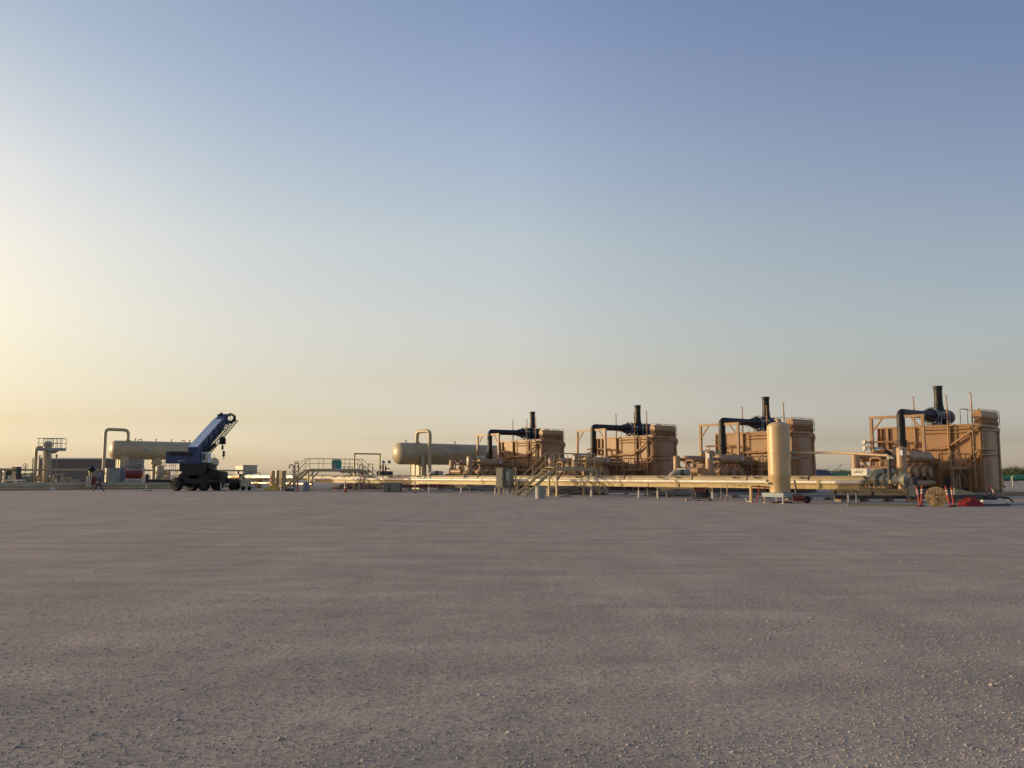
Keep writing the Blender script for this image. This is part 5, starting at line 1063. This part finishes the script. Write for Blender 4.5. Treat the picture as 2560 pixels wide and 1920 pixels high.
# ------------------------------------------------------------------ far right background
def tree(px, D, h, wd, label, seed):
    rg = np.random.RandomState(seed); t = thing('desert_tree', label, 'tree', (X(px, D), D), rg.rand()*6, 'desert trees on the horizon at the right')
    q = MB(); q.tube([(0,0,-.1),(.1,0,h*.25),(.05,.1,h*.5)], [.16,.12,.07], 7)
    for k in range(5): a = k*1.3; q.tube([(.08,0,h*(.2+.05*k)),(wd*.22*math.cos(a),wd*.22*math.sin(a),h*.5),(wd*.36*math.cos(a),wd*.36*math.sin(a),h*.72)], [.08,.05,.02], 5)
    q.build('trunk', 'bark', t)
    nc = 16; cs = np.stack([rg.randn(nc)*wd*.24, rg.randn(nc)*wd*.24, h*(.45+.5*rg.rand(nc)*(1-.3*rg.rand(nc)))], -1); vs = []; fs = []
    for i in range(1500):
        c = cs[rg.randint(nc)]+rg.randn(3)*np.array([.30,.30,.22])*wd*.32; c[2] = max(.15, min(h*1.05, c[2])); a = rg.randn(3); a /= np.linalg.norm(a); b = np.cross(a, rg.randn(3)); b /= np.linalg.norm(b); s_ = .07+.10*rg.rand(); k = len(vs)
        vs += [tuple(c-a*s_), tuple(c+b*s_*.6), tuple(c+a*s_), tuple(c-b*s_*.6)]; fs.append((k,k+1,k+2,k+3))
    me = bpy.data.meshes.new('crown'); me.from_pydata(vs, [], fs); me.materials.append(M['leaf']); o = bpy.data.objects.new('crown', me); COL.objects.link(o); o.parent = t
pos = ['first','second','third','fourth','fifth','sixth','seventh','eighth','ninth','tenth']
for i, (px, D, h, wd) in enumerate([(2504,262,2.9,4.5),(2517,255,3.3,5),(2531,260,3.7,5.5),(2543,250,4.2,6),(2556,256,3.9,6),(2572,258,4.1,6),(2590,262,4.0,6)]):
    tree(px, D, h, wd, f'{pos[i]} bushy desert tree from the left on the horizon right of the nearest compressor', 100+i)
for i, (px, D, h, wd) in enumerate([(2040,330,2.8,6),(2058,340,3.8,5),(2078,335,3.0,6.5),(2096,330,3.4,5.5),(2112,325,3.0,6),(2126,330,3.6,5),(2140,335,3.2,6)]):
    tree(px, D, h, wd, f'{pos[i]} low desert tree from the left on the horizon between the two nearest compressors', 200+i)
gtk = thing('green_tank', 'long green horizontal tank lying far off below the trees at the right edge', 'tank', (X(2499, 222), 222), R(5)); q = MB(); q.vessel((0,0,.78),(2.6,0,.82), .68, .3, 20); q.vessel((3.4,0,.85),(12,0,.95), .75, .3, 20); q.build('shell', 'green', gtk); q = MB()
for x in (.5,2.0,4.2,7,10): q.box(x-.15,x+.15,-.5,.5,0,.3)
q.build('cradle', 'dgrey', gtk)
gt2 = thing('green_container', 'far small green box between the two nearest compressors', 'container', (X(2095, 210), 210), 0); q = MB(); q.box(-1.8,1.8,-1,1,.1,2.1); q.build('body', 'green', gt2); q = MB(); q.box(-1.85,1.85,-1.05,1.05,2.101,2.2); q.build('roof', 'grey', gt2)
tp = thing('tarpaulin_shed', 'dark blue tarpaulin covered heap behind the header, right of the second compressor', 'tarpaulin', (X(2042, 118), 118), R(-10))
q = MB(); q.prism([(-2.6,0),(2.6,0),(2.2,1.6),(1.2,2.2),(-1.5,2.55),(-2.4,2.3)], -1.2, 1.2); q.build('cover', 'tarp', tp); q = MB(); q.bar((-2.7,-1.3,3.0),(-1.0,-1.25,2.35),.05); q.bar((2.0,-1.2,2.0),(3.1,-1.2,3.1),.06); q.build('pole', 'dgrey', tp)
wpz = thing('white_pole', 'single thin white pole standing on the far sand at the right', 'pole', (X(2530, 118), 118)); q = MB(); q.tube([(0,0,0),(0,0,Z(1191,118))], .045, 8); q.build('pole', 'reflect', wpz); q = MB(); q.lathe([(.12,0),(.12,.05)],(0,0,0)); q.build('foot', 'concrete', wpz)
rk2 = timber(2535, 62, 7, .3, .3, R(3), .12, 'long rusty beam lying in the middle distance at the right edge', 'timber', 'steel_beam', 'beam')

dk = thing('distant_truck', 'tiny pale truck far off, left of the second nearest compressor scrubber', 'truck', (X(1684, 190), 190)); q = MB(); q.box(-2.2,1.0,-1,1,.9,2.0); q.build('load', 'cream', dk); q = MB(); q.prism([(1.1,.5),(2.2,.5),(2.2,1.4),(1.8,2.2),(1.1,2.2)], -1, 1); q.box(-2.2,1.1,-.9,.9,.5,.88); q.build('cab', 'red', dk)
for x in (-1.6,-.6,1.6): q = MB(); q.lathe([(.3,-.1),(.45,-.1),(.45,.1),(.3,.1)], (x,-.95,.45), (0,1,0), 14); q.build('wheel', 'rubber', dk)
